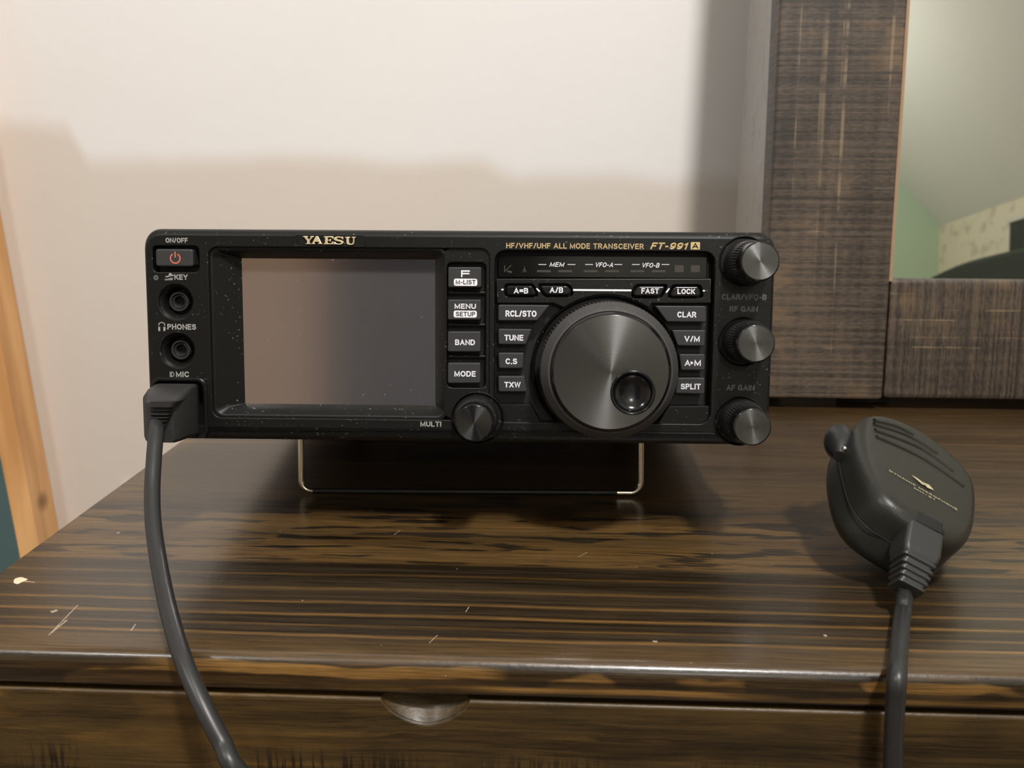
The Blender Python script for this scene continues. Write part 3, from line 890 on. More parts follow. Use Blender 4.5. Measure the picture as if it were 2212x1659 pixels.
def knob(name, fx, fy, bx, by, rp_, hgt, teeth=44):
    pf = L(fx, fy, hgt); pb = L(bx, by, 0)
    cx, cy = (pf.x + pb.x) / 2, (pf.y + pb.y) / 2
    e = bpy.data.objects.new(name, None); C.objects.link(e); e.parent = radio; e.location = (pf.x, pf.y, 0); e.empty_display_size = 0.01
    r_ = rp_ / F * (0.3165 - hgt)
    bm = bmesh.new()
    lathe(bm, [(r_ + 0.0014, 0.0002), (r_ + 0.0014, hgt * .30), (r_ + 0.0010, hgt * .36), (r_ + 0.0009, hgt * .40)], 0, 0, 64, True, True)
    link('knob_skirt', finish(bm), M['knob'], e)
    bm = bmesh.new()
    sg = teeth * 4
    wob = lambda k_, i: (-0.00045 if (i % 4) in (0, 1) and k_ in (1, 2) else 0)
    lathe(bm, [(r_ + 0.0009, hgt * .38), (r_ + 0.0009, hgt * .42), (r_ + 0.0006, hgt * .66), (r_ + 0.0005, hgt * .70)], 0, 0, sg, True, True, wob)
    link('knurled_grip', finish(bm), M['knurl_lit'], e, 20)
    bm = bmesh.new()
    lathe(bm, [(r_ + 0.0005, hgt * .68), (r_ + 0.0003, hgt * .9), (r_ + 0.0001, hgt - 0.0004), (r_ - 0.0002, hgt - 0.0001), (r_ - 0.0004, hgt)], 0, 0, 64, True, True)
    link('knob_body', finish(bm), M['gloss'], e)
    bm = bmesh.new()
    lathe(bm, [(r_ - 0.0004, hgt - 0.0002), (r_ - 0.0004, hgt + 0.00003), (0.0030, hgt + 0.00003), (0.0006, hgt + 0.00003)], 0, 0, 72, False, True)
    link('spun_face', finish(bm), M['brush'], e, 40)
    return e


knob('clarifier_knob', 1642.5, 564.5, 1612, 566, 41, 0.0185)
knob('rf_gain_knob', 1633.5, 742, 1607, 738, 40.5, 0.0170)
knob('af_gain_knob', 1625.5, 922.5, 1600, 909, 40.5, 0.0180)
knob('multi_knob', 1024, 914, 1031, 903, 40.5, 0.0160)

# ---- main dial
hd = 0.021
pf = L(1320, 804.5, hd)
dial = bpy.data.objects.new('tuning_dial', None); C.objects.link(dial); dial.parent = radio; dial.location = (pf.x, pf.y, 0); dial.empty_display_size = 0.02
rr0 = 0.0240
bm = bmesh.new()
lathe(bm, [(rr0 - 0.0010, -0.0055), (rr0 - 0.0008, 0.0010), (rr0 - 0.0004, 0.0016)], 0, 0, 96, True, True)
link('dial_base', finish(bm), M['knob'], dial)
bm = bmesh.new()
wob = lambda k_, i: (-0.00060 if (i % 4) in (0, 1) and k_ in (1, 2, 3) else 0)
lathe(bm, [(rr0 - 0.0006, 0.0014), (rr0, 0.0020), (rr0, 0.0085), (rr0 - 0.0002, 0.0140), (rr0 - 0.0006, 0.0146)], 0, 0, 4 * 110, True, True, wob)
link('knurled_grip', finish(bm), M['knurl_lit'], dial, 20)
ri = 124 / F * (0.3165 - hd)
bm = bmesh.new()
lathe(bm, [(rr0 - 0.0004, 0.0144), (rr0 - 0.0006, 0.0150), (ri + 0.0019, 0.0186), (ri + 0.0013, 0.0188), (ri + 0.0011, 0.0186), (ri + 0.0010, 0.0180)], 0, 0, 128, True, True)
link('rubber_ring', finish(bm), M['rubber'], dial, 25)
bm = bmesh.new()
lathe(bm, [(ri + 0.0012, 0.0170), (ri + 0.0011, 0.0192), (ri + 0.0008, 0.0200), (ri + 0.0001, hd - 0.0003), (ri - 0.0001, hd - 0.0001)], 0, 0, 128, True, False)
bmesh.ops.recalc_face_normals(bm, faces=bm.faces)
link('dial_rim', finish(bm), M['gloss'], dial, 25)
pd = L(1367, 848, hd)
dx, dy = pd.x - pf.x, pd.y - pf.y
rd = 47.5 / F * (0.3165 - hd)
# spun disc: annular mesh with the finger hole left open
disc = plate([(ri * math.cos(R(a * 3)), ri * math.sin(R(a * 3))) for a in range(120)],
             [[(dx + (rd - 0.0001) * math.cos(R(a * 6)), dy + (rd - 0.0001) * math.sin(R(a * 6))) for a in range(60)]], hd - 0.0008, hd, 0.00003, 1)
link('spun_face', disc, M['brush'], dial, 40)
bm = bmesh.new()
lathe(bm, [(rd + 0.0002, hd - 0.0006), (rd + 0.0002, hd + 0.0002), (rd - 0.0001, hd + 0.0007), (rd - 0.0004, hd + 0.0007), (rd - 0.0008, hd + 0.0002), (rd - 0.0009, hd + 0.0003)]
      + [((rd - 0.0010) * math.cos(R(t)), hd + 0.0002 - 0.0024 * math.sin(R(t))) for t in (6, 15, 27, 40, 53, 66, 77, 86)], dx, dy, 64, False, True)
link('finger_cup', finish(bm), M['gloss'], dial, 60)

# ---- case, feet, stand
bm = bmesh.new()
bx0, bx1, by0, by1 = X0 + 0.003, X1 - 0.003, Y0 + 0.002, Y1 + 0.0007
rg = [[(p[0], p[1], w) for p in rrect(bx0 + i, by0 + i, bx1 - i, by1 - i, 0.004, 5)] for i, w in ((0.002, -0.018), (0, -0.019), (0, -0.248), (0.002, -0.250))]
loft(bm, rg)
link('case_cover', finish(bm), M['cover'], radio)
bm = bmesh.new()
for zz in range(14):
    w = -0.06 - zz * 0.012
    for sgn in (bx0 - 0.0004, bx1 + 0.0004):
        me_ = None
    slot = ((bx0 + 0.03, by1 + 0.0002, w), (bx1 - 0.03, by1 + 0.0002, w), (bx1 - 0.03, by1 + 0.0002, w - 0.004), (bx0 + 0.03, by1 + 0.0002, w - 0.004))
    bm.faces.new([bm.verts.new(q) for q in slot])
link('vent_slots', finish(bm), M['hole'], radio, 0)
for sx in (-0.085, 0.085):
    c0 = Vector((sx, by0, -0.236))
    top_w = RF_.m @ c0
    bm = bmesh.new()
    # rubber foot from the case down to the dresser
    wz = top_w.z
    lathe(bm, [(0.0065, 0.0003), (0.0070, 0.0012), (0.0068, wz + 0.0012)], top_w.x, top_w.y, 24, True, True)
    me = finish(bm); me.transform(RF_.m.inverted()); link('rubber_foot', me, M['knob'], radio)
gl_, gr_ = onz(651, 1060, 0.0018), onz(1384, 1064, 0.0018)
wl = onz(0, 0)
inv = RF_.m.inverted()
tl = hit(650, 955, gl_, Vector((0, 1, -0.12)).normalized()); tr = hit(1385, 957, gr_, Vector((0, 1, -0.12)).normalized())
def ext(a, b_, e):
    return b_ + (b_ - a).normalized() * e
tl2, tr2 = ext(gl_, tl, 0.006), ext(gr_, tr, 0.006)
rad = 0.005
dl, dr = (tl - gl_).normalized(), (tr - gr_).normalized(); hx = (gr_ - gl_).normalized()
def corner(c_, da, db, r_):
    out_ = []
    for k_ in range(7):
        a = R(90 * k_ / 6)
        out_.append(c_ + da * r_ * (1 - math.sin(a)) + db * r_ * (1 - math.cos(a)))
    return out_
pts = [tl2, gl_ + dl * 0.030, gl_ + dl * 0.018, gl_ + dl * 0.008] + corner(gl_, dl, hx, 0.0045) + [gl_ + hx * 0.012, gl_.lerp(gr_, .5), gr_ - hx * 0.012] + corner(gr_, dr, -hx, 0.0045)[::-1] + [gr_ + dr * 0.008, gr_ + dr * 0.018, gr_ + dr * 0.030, tr2]
me = tube(pts, 0.0012, 14); me.transform(inv)
stand = link('wire_stand', me, M['wire'], radio)
sa, sb = gl_.lerp(gr_, 0.035), gl_.lerp(gr_, 0.93)
me = tube([sa, sa.lerp(sb, .5), sb], [0.00125, 0.00125, 0.00125], 14); me.transform(inv)
link('shade_sleeve', me, M['well'], stand)  # black tube added so the bar looks shaded beneath the radio
# pads under the panel where the stand is hinged
for q in (tl2, tr2):
    l_ = inv @ q
    me = boxmesh(l_.x - 0.004, l_.x + 0.004, Y0 + 0.0005, Y0 + 0.004, l_.z - 0.006, l_.z + 0.006, 0.0008)
    link('hinge_pad', me, M['cover'], radio)

# ================================================================== DRESSER
dr_ = empty('dresser', Matrix.Identity(4), 'dark stained pine dresser with rounded worktop edge carrying the radio', 'dresser')
DX0, DX1, DY0, DY1 = -0.1855, 0.95, 0.2200, 0.664
TH = 0.0108
bm = bmesh.new()
er = 0.0037
prof = [(DY1, -TH), (DY0 + 0.0010, -TH), (DY0, -TH + 0.0010)]
for i in range(9):
    a = R(180 - 90 * i / 8)
    prof.append((DY0 + er + er * math.cos(a), -er + er * math.sin(a)))
prof += [(DY0 + 0.03, 0.0), (DY0 + 0.2, 0.0), (DY1, 0.0)]
xs = [DX0 + 0.0012, DX0] + [DX0 + (DX1 - DX0) * i / 30 for i in range(1, 30)] + [DX1]
rings = []
for i, x_ in enumerate(xs):
    s_ = 0.0012 if i == 0 else 0.0
    rings.append([(x_ if i else DX0, min(max(y_, DY0 + s_), DY1), min(z_, -s_ * 0.6)) for y_, z_ in prof] if i == 0 else [(x_ if i > 1 else DX0 + 0.0009, y_, z_) for y_, z_ in prof])
loft(bm, rings)
link('top_panel', finish(bm), M['desk'], dr_, 40)
# drawer front with a scooped finger notch
nl, nr, nb = ony(838, 1520, DY0 + 0.001), ony(1015, 1520, DY0 + 0.001), ony(915, 1562, DY0 + 0.001)
ztop = -TH - 0.0017
zb = nb.z
ncx, nhw = (nl.x + nr.x) / 2 - 0.001, (nr.x - nl.x) / 2 + 0.001
bm = bmesh.new()
x0_, x1_ = DX0 + 0.006, DX1 - 0.02
cols = sorted(set([x0_, -0.12, -0.08, 0.05, 0.1, 0.2, 0.4, 0.7, x1_] + [ncx - nhw + 2 * nhw * i / 32 for i in range(33)]))
rows = []
yf = DY0 + 0.0006
for x_ in cols:
    t = (x_ - ncx) / nhw
    dep = (ztop - zb) * max(0.0, 1 - abs(t) ** 1.8) ** 0.75 if abs(t) < 1 else 0.0
    # section through the drawer front, front bottom -> front top -> back
    slopey = dep * 1.3
    r_ = 0.0011
    pr = [(yf, -0.155), (yf, -0.06), (yf, ztop - dep - r_)]
    for i in range(1, 5):
        a = R(180 - 90 * i / 4)
        pr.append((yf + r_ + r_ * math.cos(a), ztop - dep - r_ + r_ * math.sin(a)))
    for i in range(1, 6):
        f_ = i / 5
        pr.append((yf + r_ + slopey * f_, ztop - dep * (1 - f_) ** 1.5))
    pr += [(yf + 0.019, ztop), (yf + 0.019, -0.155)]
    rows.append([(x_, max(a, yf), b_) for a, b_ in pr])
loft(bm, rows)
link('drawer_front', finish(bm), M['deskfront'], dr_, 40)
link('side_board', boxmesh(DX0 + 0.006, DX0 + 0.026, yf + 0.020, DY1 - 0.004, -0.88, -TH), M['desk'], dr_)
link('side_board', boxmesh(DX1 - 0.04, DX1 - 0.02, yf + 0.020, DY1 - 0.004, -0.88, -TH), M['desk'], dr_)
link('drawer_front', boxmesh(x0_, x1_, yf, yf + 0.019, -0.40, -0.158, 0.001), M['deskfront'], dr_)
link('drawer_front', boxmesh(x0_, x1_, yf, yf + 0.019, -0.65, -0.403, 0.001), M['deskfront'], dr_)
link('base_board', boxmesh(x0_, x1_, yf + 0.004, yf + 0.0205, -0.899, -0.653, 0.001), M['deskfront'], dr_)
# paint chip near the left edge
bm = bmesh.new(); p = onz(42, 1254)
pts_ = [(p.x + 0.0020 * (1 + 0.3 * math.sin(3 * a)) * math.cos(a), p.y + 0.0026 * (1 + 0.25 * math.cos(2 * a + 1)) * math.sin(a)) for a in [2 * math.pi * i / 14 for i in range(14)]]
loft(bm, [[(a, b_, 0.0) for a, b_ in pts_], [(p.x + (a - p.x) * .7, p.y + (b_ - p.y) * .7, 0.0003) for a, b_ in pts_]], False, True)
link('bare_chip', finish(bm), M['chip'], dr_)

# ================================================================== MIRROR IN ROUGH-SAWN FRAME
tt = R(6)
p0m = onz(1925, 889)
MF = Frame(Vector((p0m.x, p0m.y, 0)), Vector((1, 0, 0)), Vector((0, math.sin(tt), math.cos(tt))), Vector((0, -math.cos(tt), math.sin(tt))))
mir = empty('framed_mirror', MF.m, 'wide rough-sawn dark wooden framed mirror standing tilted back on dresser', 'mirror')
fx0 = MF.L(1672, 700).x + 0.0005; fx0 = (MF.L(1688, 0).x + MF.L(1657, 571).x) / 2
fx1 = MF.L(1926, 571).x
zb0 = MF.L(1800, 862).y; zop = MF.L(2060, 602).y
xj = MF.L(1912, 760).x
FW, FH = 0.70, 0.95
T1 = 0.022
fb = []
ch = 0.0022


def board(x0, x1, y0, y1, w0, w1, bev):
    return boxmesh(x0, x1, y0, y1, w0, w1, bev, 2)


link('frame_stile', board(fx0, fx1, zb0, zb0 + FH, -T1, 0, ch), M['stile'], mir)
xR = fx0 + FW
link('frame_stile', board(xR - (fx1 - fx0), xR, zb0, zb0 + FH, -T1, 0, ch), M['stile'], mir)
link('frame_rail', board(fx1 + 0.0002, xR - (fx1 - fx0) - 0.0002, zb0 + 0.0004, zop, -T1, -0.0012, 0.0035), M['rail'], mir)
link('frame_rail', board(fx1 + 0.0002, xR - (fx1 - fx0) - 0.0002, zb0 + FH - 0.06, zb0 + FH, -T1, -0.0012, 0.0028), M['rail'], mir)
# pale bare inner edge of the stile and the glass
link('bare_inner_edge', board(fx1 - 0.0004, fx1 + 0.0018, zop - 0.002, zb0 + FH - 0.058, -0.012, -0.0022, 0.0004), M['rebate'], mir)
link('mirror_glass', board(fx1 - 0.002, xR - (fx1 - fx0) + 0.002, zop - 0.004, zb0 + FH - 0.055, -0.0135, -0.0095, 0.0003), M['glass'], mir)
link('back_board', board(fx1 - 0.01, xR - (fx1 - fx0) + 0.01, zb0 + 0.005, zb0 + FH - 0.005, -0.021, -0.014, 0), M['darkwood'], mir)
# deep box side behind the face board; its rear edge is upright
bm = bmesh.new()
sx0, sx1 = fx0 + 0.0006, fx0 + 0.020
invm = MF.m.inverted()
ring = []
for X_ in (sx0, sx1):
    rr_ = []
    wx = X_ + MF.o.x
    for y_, z_ in ((None, 0.004), (0.606, 0.004), (0.606, 0.60), (None, 0.60)):
        if y_ is None:
            # on the rear of the face board
            loc = Vector((X_, z_ / math.cos(tt) + 0.002, -T1 - 0.0003)); rr_.append(loc)
        else:
            rr_.append(invm @ Vector((wx, y_, z_)))
    ring.append(rr_)
loft(bm, ring)
me = finish(bm)
link('box_side', me, M['stileside'], mir)
for X_ in (fx0 + 0.05, xR - 0.08):
    bm = bmesh.new()
    c0 = invm @ Vector((X_ + MF.o.x, 0.52, 0.0)); 
    link('foot_block', boxmesh(X_, X_ + 0.03, 0.0027, zb0 + 0.001, -0.022, -0.0175), M['hole'], mir)  # blocks coloured black to pass for the shade under the frame

# ================================================================== HAND MICROPHONE
A_ = onz(1920, 1020, 0.0362)
mb = Vector((.87, -.18, -.48)).normalized()
ma = Vector((.30, .94, .20)); ma = (ma - mb * ma.dot(mb)).normalized()
mn = mb.cross(ma)
mo = A_
KF = Frame(mo, mb, ma, mn)
mic = empty('hand_microphone', KF.m, 'black handheld radio microphone lying tilted on the dresser in front of mirror', 'microphone')
fo_ = [(1845, 905), (1880, 900), (1932, 916), (1981, 941), (2039, 984), (2081, 1027), (2102, 1060), (2106, 1105), (2099, 1170), (2068, 1196), (2012, 1175), (1952, 1138), (1900, 1104), (1866, 1062), (1846, 1010), (1835, 955)]
base = [KF.L(x_, y_, -0.004) for x_, y_ in fo_]
cen = sum(base, Vector()) / len(base)


def mring(s, w, off=(0, 0)):
    out = []
    for p in base:
        d_ = p - cen
        out.append(Vector((cen.x + d_.x - math.copysign(min(abs(d_.x), s), d_.x) * abs(d_.x) / max(d_.length, 1e-6) + off[0], cen.y + d_.y - math.copysign(min(abs(d_.y), s), d_.y) * abs(d_.y) / max(d_.length, 1e-6) + off[1], w)))
    return out


zmin = 1
def micbody():
    bm = bmesh.new()
    vs = loft(bm, [mring(0.011, 0.0004), mring(0.0052, 0.0002), mring(0.0030, -0.0003), mring(0.0010, -0.0022), mring(0.0002, -0.0048), mring(-0.0008, -0.0112), mring(-0.0008, -0.0122), mring(-0.0002, -0.0180), mring(0.0014, -0.0215), mring(0.0040, -0.0238), mring(0.009, -0.0247), mring(0.014, -0.0247)])
    return bm
bm = micbody()
me = finish(bm)
zl = min((KF.m @ q.co).z for q in me.vertices)
print('mic lowest z', zl)
o = link('housing', me, M['mic'], mic, 60)
sm_ = o.modifiers.new('s', 'SUBSURF'); sm_.levels = 2; sm_.render_levels = 2
# seam
bm = bmesh.new()
sr = mring(-0.00095, -0.0117)
me = tube([*sr[10:16], sr[0]], 0.00022, 6); link('seam_line', me, M['grey'], mic)
bpy.data.objects['seam_line'].data.materials[0] = M['hole']
# ridges of the head
rid = [((1888, 909), (1934, 921), (1972, 940)), ((1887, 917), (1960, 942), (2024, 980)), ((1889, 930), (1985, 968), (2058, 1020)), ((1892, 944), (1990, 990), (2082, 1052))]
for q in rid:
    me = tube([KF.L(a, b_, 0.0001) for a, b_ in q], 0.0010, 8)
    link('head_ridge', me, M['mic'], mic)
# prints
def mtext(s, x0, y0, x1, y1, hmm, bold=0.2):
    a, b_ = KF.L(x0, y0, 0.0), KF.L(x1, y1, 0.0)
    W = (b_ - a).length
    me = strokes(s, 0, W, 0, hmm, 0.00075, bold, 0, .38)
    ang = math.atan2(b_.y - a.y, b_.x - a.x)
    me.transform(Matrix.Translation((a.x, a.y, 0)) @ Matrix.Rotation(ang, 4, 'Z'))
    return link('lettering', me, M['micprint'], mic, 0)
mtext('DYNAMIC MICROPHONE', 1918, 1021, 2065, 1106, 0.00105)
mtext('MH-31', 1972, 1059, 2016, 1084, 0.00105)
bm = bmesh.new()
for pl in ([(1969, 1026), (1979, 1031), (2004, 1049), (1993, 1047)], [(1989, 1039), (2007, 1047), (2018, 1059), (2004, 1054)]):
    bm.faces.new([bm.verts.new(KF.L(a, b_, 0.00085)) for a, b_ in pl])
link('logo_mark', finish(bm), M['micprint'], mic, 0)
# push-to-talk bar on the left flank
pa, pb_ = KF.L(1812, 925, -0.010), KF.L(1812, 985, -0.010)
bm = bmesh.new()
n_ = 10
rings = []
for i in range(n_ + 1):
    t = i / n_; rr_ = math.sin(math.pi * min(max(t, 0.04), 0.96)) ** 0.5
    c_ = pa.lerp(pb_, t)
    rings.append([c_ + Vector((0.0052 * rr_ * math.cos(2 * math.pi * k_ / 20), 0, 0.0055 * rr_ * math.sin(2 * math.pi * k_ / 20))) for k_ in range(20)])
loft(bm, rings)
link('talk_button', finish(bm), M['knob'], mic, 60)
bm = bmesh.new(); bmesh.ops.create_uvsphere(bm, u_segments=16, v_segments=10, radius=0.0009, matrix=Matrix.Translation(KF.L(1824, 969, -0.004)))
link('button_pin', finish(bm), M['screw'], mic)

# ================================================================== MICROPHONE CORD
cordr = empty('microphone_cord', Matrix.Identity(4), 'black rubber cord plugged into radio and microphone, hanging over the dresser edge', 'cord')
pts = []
for q in ((338, 915, .3005), (336, 945, .295), (332, 1000, .289), (329, 1060, .283), (331, 1130, .275), (342, 1210, .266), (362, 1310, .254), (392, 1415, .2405), (432, 1510, .233), (478, 1600, .229), (530, 1680, .227)):
    pts.append(atd(*q))
right = [ony(1926, 1760, .2122), ony(1928, 1690, .2122), ony(1930, 1600, .2123), ony(1934, 1520, .2126), ony(1938, 1462, .2138), onz(1941, 1415, .0030), onz(1945, 1370, .0027), onz(1950, 1325, .0027), onz(1953, 1300, .0050), onz(1956, 1270, .0090)]
e1 = pts[-1]; d1 = (pts[-1] - pts[-2]).normalized(); e2 = right[0]
mid = [Vector((e1.x + 0.018, 0.2125, e1.z - 0.032)), Vector((-0.020, 0.2115, -0.106)), Vector((0.015, 0.2115, -0.124)), Vector((0.052, 0.2115, -0.110)), Vector((e2.x - 0.010, 0.2118, e2.z - 0.030))]
link('cord', tube(pts + mid + right, 0.0025, 16), M['cord'], cordr, 60)
# plug at the radio end: moulded block with a ribbed boot bent downwards


def ringw(x0, y0, x1, y1, r_, w):
    return [RF_.m @ Vector((p[0], p[1], w)) for p in pxr(x0, y0, x1, y1, r_, w, 4)]


bm = bmesh.new()
loft(bm, [ringw(345, 830, 432, 930, 6, -0.005), ringw(341, 829, 428, 938, 7, 0.002), ringw(337, 829, 425, 942, 9, 0.006), ringw(332, 830, 418, 945, 10, 0.008), ringw(318, 838, 408, 948, 12, 0.0125),
          ringw(310, 850, 396, 953, 12, 0.0165), ringw(312, 862, 384, 956, 10, 0.0195), ringw(318, 872, 376, 955, 8, 0.0208)])
plug = link('plug', finish(bm), M['plug'], cordr, 40)
bm = bmesh.new()
rings = []
ys_ = []
y_ = 868
cx0, cx1 = (321, 379), (324, 352)
N_ = 26
for i in range(N_ + 1):
    t = i / N_
    yy = 868 + 62 * t
    ph = (yy - 878) / 7.6
    rib = 1.0 if (yy < 878 or yy > 917) else (1.0 if (ph % 1) < 0.5 else 0.90)
    xa = 320 + 3 * t; xb = 380 - 26 * t
    c_ = (xa + xb) / 2 - 1; hw = (xb - xa) / 2 * rib
    if t > 0.97: hw *= 0.8
    wf = 0.0235 if rib == 1.0 else 0.0222
    wf -= 0.0010 * t
    a, b_ = L(c_ - hw, yy, wf), L(c_ + hw, yy, wf)
    zc = (wf + 0.013) / 2; hz = (wf - 0.013) / 2
    rings.append([RF_.m @ Vector((p[0], (a.y + b_.y) / 2, p[1])) for p in rrect(a.x, zc - hz, b_.x, zc + hz, 0.0018, 3)])
loft(bm, rings)
link('ribbed_boot', finish(bm), M['plug'], plug, 30)

# plug at the microphone end
q0, q1, q2 = onz(1984, 1144, .0222), onz(1974, 1212, .0155), onz(1956, 1277, .0088)
ax = (q2 - q0).normalized()
sd = mb - ax * mb.dot(ax); sd.normalize(); nn = sd.cross(ax)
bm = bmesh.new()


def sect_(c_, hw, hh, r_=0.0015):
    return [c_ + sd * p[0] + nn * p[1] for p in rrect(-hw, -hh, hw, hh, r_, 3)]


tot = (q2 - q0).length
def at_(t):
    return q0 + (q2 - q0) * t + (q1 - (q0 + q2) / 2) * (4 * t * (1 - t)) * 0.6
loft(bm, [sect_(at_(-.06), .0060, .0048), sect_(at_(.1), .0062, .0052), sect_(at_(.40), .0062, .0052), sect_(at_(.50), .0058, .0050), sect_(at_(.56), .0046, .0042)])
pm_ = bmesh.new()
loft(pm_, [sect_(at_(-.12), .0066, .0050, .003), sect_(at_(.02), .0071, .0056, .003), sect_(at_(.05), .0069, .0054, .003)])
me_s = finish(pm_); me_s.transform(KF.m.inverted()); link('cord_socket', me_s, M['hole'], mic, 40)
plug2 = link('plug', finish(bm), M['plug'], cordr, 40)
bm = bmesh.new()
rings = []
for i in range(25):
    t = i / 24
    rib = 1.0 if ((t * 4.5) % 1) < 0.55 else 0.86
    rings.append(sect_(at_(.54 + .44 * t), (.0056 - .0012 * t) * rib, (.0046 - .0010 * t) * rib, 0.0012))
loft(bm, rings)
link('ribbed_boot', finish(bm), M['plug'], plug2, 30)

# ================================================================== BOARD LEANING BY THE WALL
lb = empty('leaning_panel', Matrix.Translation((-0.42, 0.65, -0.9)), 'pine-edged teal board leaning against the wall left of dresser', 'board')
def lbobj(name, me, mat):
    me.transform(Matrix.Translation((0.42, -0.65, 0.9))); return link(name, me, mat, lb)
def strip(x_at0, lean, x_w, y0, y1, z0, z1):
    bm = bmesh.new()
    rg_ = []
    for z_ in (z0, z1):
        xx = x_at0 - lean * z_
        rg_.append([(xx - x_w, y0, z_), (xx, y0, z_), (xx, y1, z_), (xx - x_w, y1, z_)])
    loft(bm, rg_); return finish(bm)
# material looks up the knot in place, so keep object space equal to the place
for nm, me, mt in (('edge_strip', strip(-0.4150, 0.058, 0.0175, 0.640, 0.6695, -0.899, 0.62), M['pine']),
                   ('panel', strip(-0.4326, 0.058, 0.34, 0.646, 0.660, -0.899, 0.60), M['teal']),
                   ('edge_strip', strip(-0.7728, 0.058, 0.0175, 0.640, 0.6695, -0.899, 0.62), M['pine'])):
    o = link(nm, me, mt, lb); o.matrix_parent_inverse = lb.matrix_world.inverted()

# ================================================================== ROOM
WY, BY, LX, RX, ZF, ZC = 0.670, -2.434, -1.9, 1.5, -0.9, 1.5
def struct(name, me, mat):
    return link(name, me, mat, None, 0, kind='structure')
def slab(x0, x1, y0, y1, z0, z1):
    return boxmesh(x0, x1, y0, y1, z0, z1)
struct('floor', slab(LX - .1, RX + .1, BY - .1, WY + .1, ZF - .1, ZF), M['floor'])
struct('wall_front', slab(LX - .1, RX + .1, WY, WY + .1, ZF, ZC), M['wall'])
struct('wall_left', slab(LX - .1, LX, BY, WY, ZF, ZC), M['ceil'])
struct('wall_back', slab(LX - .1, 1.0, BY - .1, BY, ZF, ZC), M['ceil'])
struct('wall_corner', slab(1.0, RX + .1, BY - .1, BY, ZF, ZC), M['green'])
struct('wall_right', slab(RX, RX + .1, BY, WY, ZF, 0.575), M['paper'])
# ceiling: flat, then sloping down to the knee wall on the right
xs_ = RX - (ZC - 0.565) / 1.1
bm = bmesh.new()
rg_ = []
for y_ in (BY, WY):
    rg_.append([(LX - .1, y_, ZC), (xs_, y_, ZC), (RX, y_, 0.565), (RX + 0.1, y_, 0.565), (RX + .1, y_, 0.72), (xs_ + 0.04, y_, ZC + .12), (LX - .1, y_, ZC + .12)])
loft(bm, rg_)
struct('ceiling', finish(bm), M['ceil'])
# door on the back wall; curtain added to darken part of the screen's reflection
dl_ = -0.655
d = struct('door_1', boxmesh(-1.60, dl_, BY, BY + 0.045, ZF, 1.15, 0.004), M['door'])
for z0_, z1_ in ((-0.75, 0.0), (0.15, 1.0)):
    link('door_panel', boxmesh(-1.45, -0.80, BY + 0.045, BY + 0.053, z0_, z1_, 0.003), M['door'], d)
bm = bmesh.new(); 
fr, bk = [], []
for i in range(80):
    x_ = -0.64 + i / 79 * 0.75
    y_ = BY + 0.07 + 0.025 * math.sin(i * 0.75)
    fr.append((x_, y_))
pts2 = fr + [(a, b_ - 0.006) for a, b_ in reversed(fr)]
loft(bm, [[(a, b_, -0.86) for a, b_ in pts2], [(a, b_, 1.20) for a, b_ in pts2]])
o = link('curtain', finish(bm), M['cloth'], None, 60, label='dark navy curtain added beside door on back wall, for the dark reflection in screen', category='curtain')
o = link('curtain_rail', tube([(-0.72, BY + 0.07, 1.205), (-0.3, BY + 0.07, 1.205), (0.18, BY + 0.07, 1.205)], 0.010, 12), M['wire'], None, 60, label='metal rail added with the navy curtain on the back wall', category='curtain rail')
# dark box on the knee wall, seen in the mirror
bx = empty('dark_wall_box', Matrix.Translation((RX, -1.7, 0.35)), 'black box with pale top edge on far wall, at right of mirror reflection', 'box')
def inb(name, me, mat):
    o = link(name, me, mat, bx); o.matrix_parent_inverse = bx.matrix_world.inverted(); return o
inb('body', slab(RX - 0.09, RX - 0.001, -1.735, -1.1, 0.367, 0.467), M['blk'])
inb('top_edge', slab(RX - 0.095, RX - 0.001, -1.740, -1.1, 0.467, 0.479), M['pale'])
inb('lower_edge', slab(RX - 0.092, RX - 0.001, -1.737, -1.1, 0.342, 0.348), M['pale'])
inb('lower_panel', slab(RX - 0.085, RX - 0.001, -1.730, -1.1, 0.348, 0.366), M['blk'])
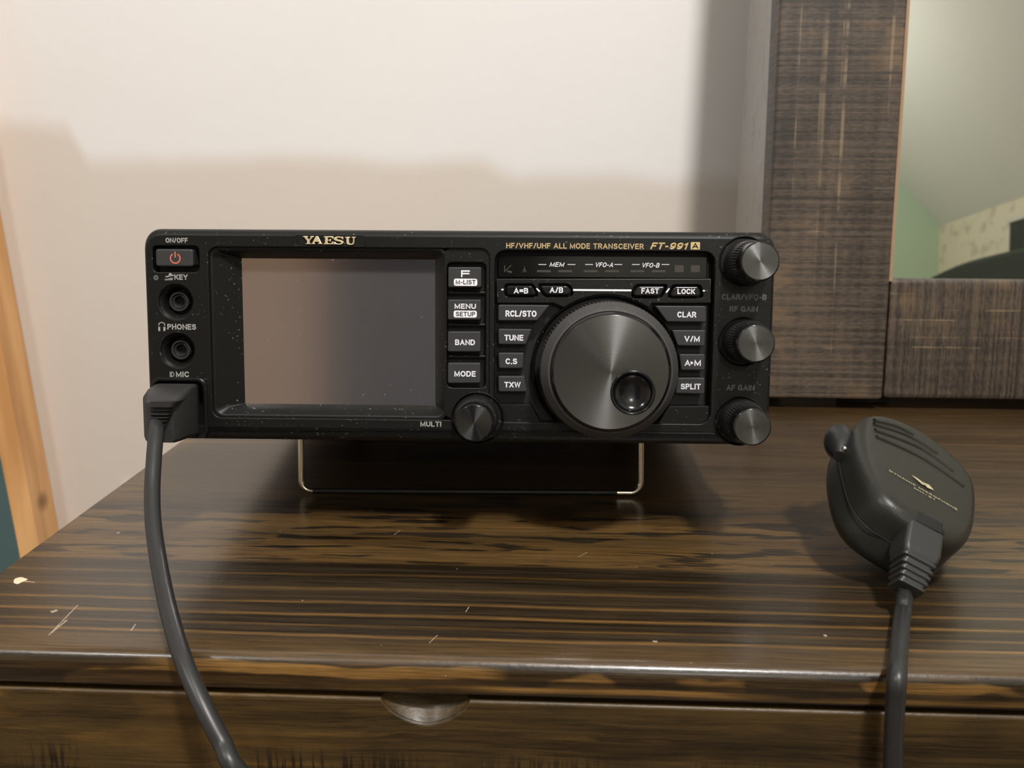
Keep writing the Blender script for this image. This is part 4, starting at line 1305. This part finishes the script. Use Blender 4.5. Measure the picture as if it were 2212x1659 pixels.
# dark low cushion-like heap in front of it: top of a dark armchair back
bm = bmesh.new()
rg_ = []
for i in range(14):
    y_ = -1.93 + i * 0.08; t = min(i / 5, 1.0)
    hz = 0.300 + 0.035 * math.sin(t * math.pi / 2) if i else 0.28
    rg_.append([(RX - 0.30, y_, -0.3), (RX - 0.30, y_, hz - 0.02), (RX - 0.27, y_, hz), (RX - 0.16, y_, hz), (RX - 0.13, y_, hz - 0.02), (RX - 0.13, y_, -0.3)])
loft(bm, rg_)
o = link('sofa_back', finish(bm), plain('dark_green_fabric', (0.022, 0.028, 0.018), 0.9), None, 60, label='dark green sofa back below the black box in mirror reflection', category='sofa')
bm = bmesh.new()
o.name = 'sofa'
link('seat', boxmesh(RX - 0.78, RX - 0.31, -1.90, -0.92, -0.75, -0.42, 0.03), o.data.materials[0], o)
for yy in (-1.88, -1.0):
    link('leg', boxmesh(RX - 0.24, RX - 0.19, yy, yy + 0.05, ZF + 0.0005, -0.29), M['darkwood'], o)
    link('leg', boxmesh(RX - 0.76, RX - 0.71, yy, yy + 0.05, ZF + 0.0005, -0.745), M['darkwood'], o)

# ================================================================== LIGHTS
def arealight(name, loc, size, power, col, target=(0, .35, 0)):
    ld = bpy.data.lights.new(name, 'AREA'); ld.shape = 'DISK'; ld.size = size; ld.energy = power; ld.color = col
    o = bpy.data.objects.new(name, ld); C.objects.link(o); o.location = loc
    o.rotation_euler = (Vector(target) - Vector(loc)).to_track_quat('-Z', 'Y').to_euler()
    return o
arealight('ceiling_lamp', (0.29, -0.50, 1.40), 0.14, 24.5, (1.0, 0.965, 0.93))
arealight('left_wall_fill', (-0.9, -0.7, 1.42), 0.22, 8, (1.0, 0.97, 0.94), (-0.4, .6, 0))  # added fill that brightens the left of the wall, no real fixture
ld = bpy.data.lights.new('mirror_room_fill', 'POINT'); ld.energy = 15; ld.shadow_soft_size = 0.10; ld.color = (1.0, 0.96, 0.90)  # added fill for the walls and ceiling reflected in the mirror
o = bpy.data.objects.new('mirror_room_fill', ld); C.objects.link(o); o.location = (0.42, -1.80, 0.95)
w = bpy.data.worlds.new('w'); bpy.context.scene.world = w; w.use_nodes = True
w.node_tree.nodes['Background'].inputs[0].default_value = (0.5, 0.5, 0.55, 1); w.node_tree.nodes['Background'].inputs[1].default_value = 0.03

# ================================================================== CAMERA
cd = bpy.data.cameras.new('camera'); cam = bpy.data.objects.new('camera', cd); C.objects.link(cam)
mm = Matrix((rt, up, -fw)).transposed().to_4x4(); mm.translation = EYE; cam.matrix_world = mm
cd.sensor_fit = 'HORIZONTAL'; cd.sensor_width = 36; cd.lens = F / 2212 * 36
cd.clip_start = 0.01; cd.clip_end = 20
cd.dof.use_dof = True; cd.dof.focus_distance = 0.308; cd.dof.aperture_fstop = cd.lens / 1.5
sc = bpy.context.scene
sc.camera = cam
sc.view_settings.view_transform = 'Standard'; sc.view_settings.look = 'None'; sc.view_settings.gamma = 1
sc.view_settings.use_curve_mapping = False
sc.view_settings.exposure = 0.0
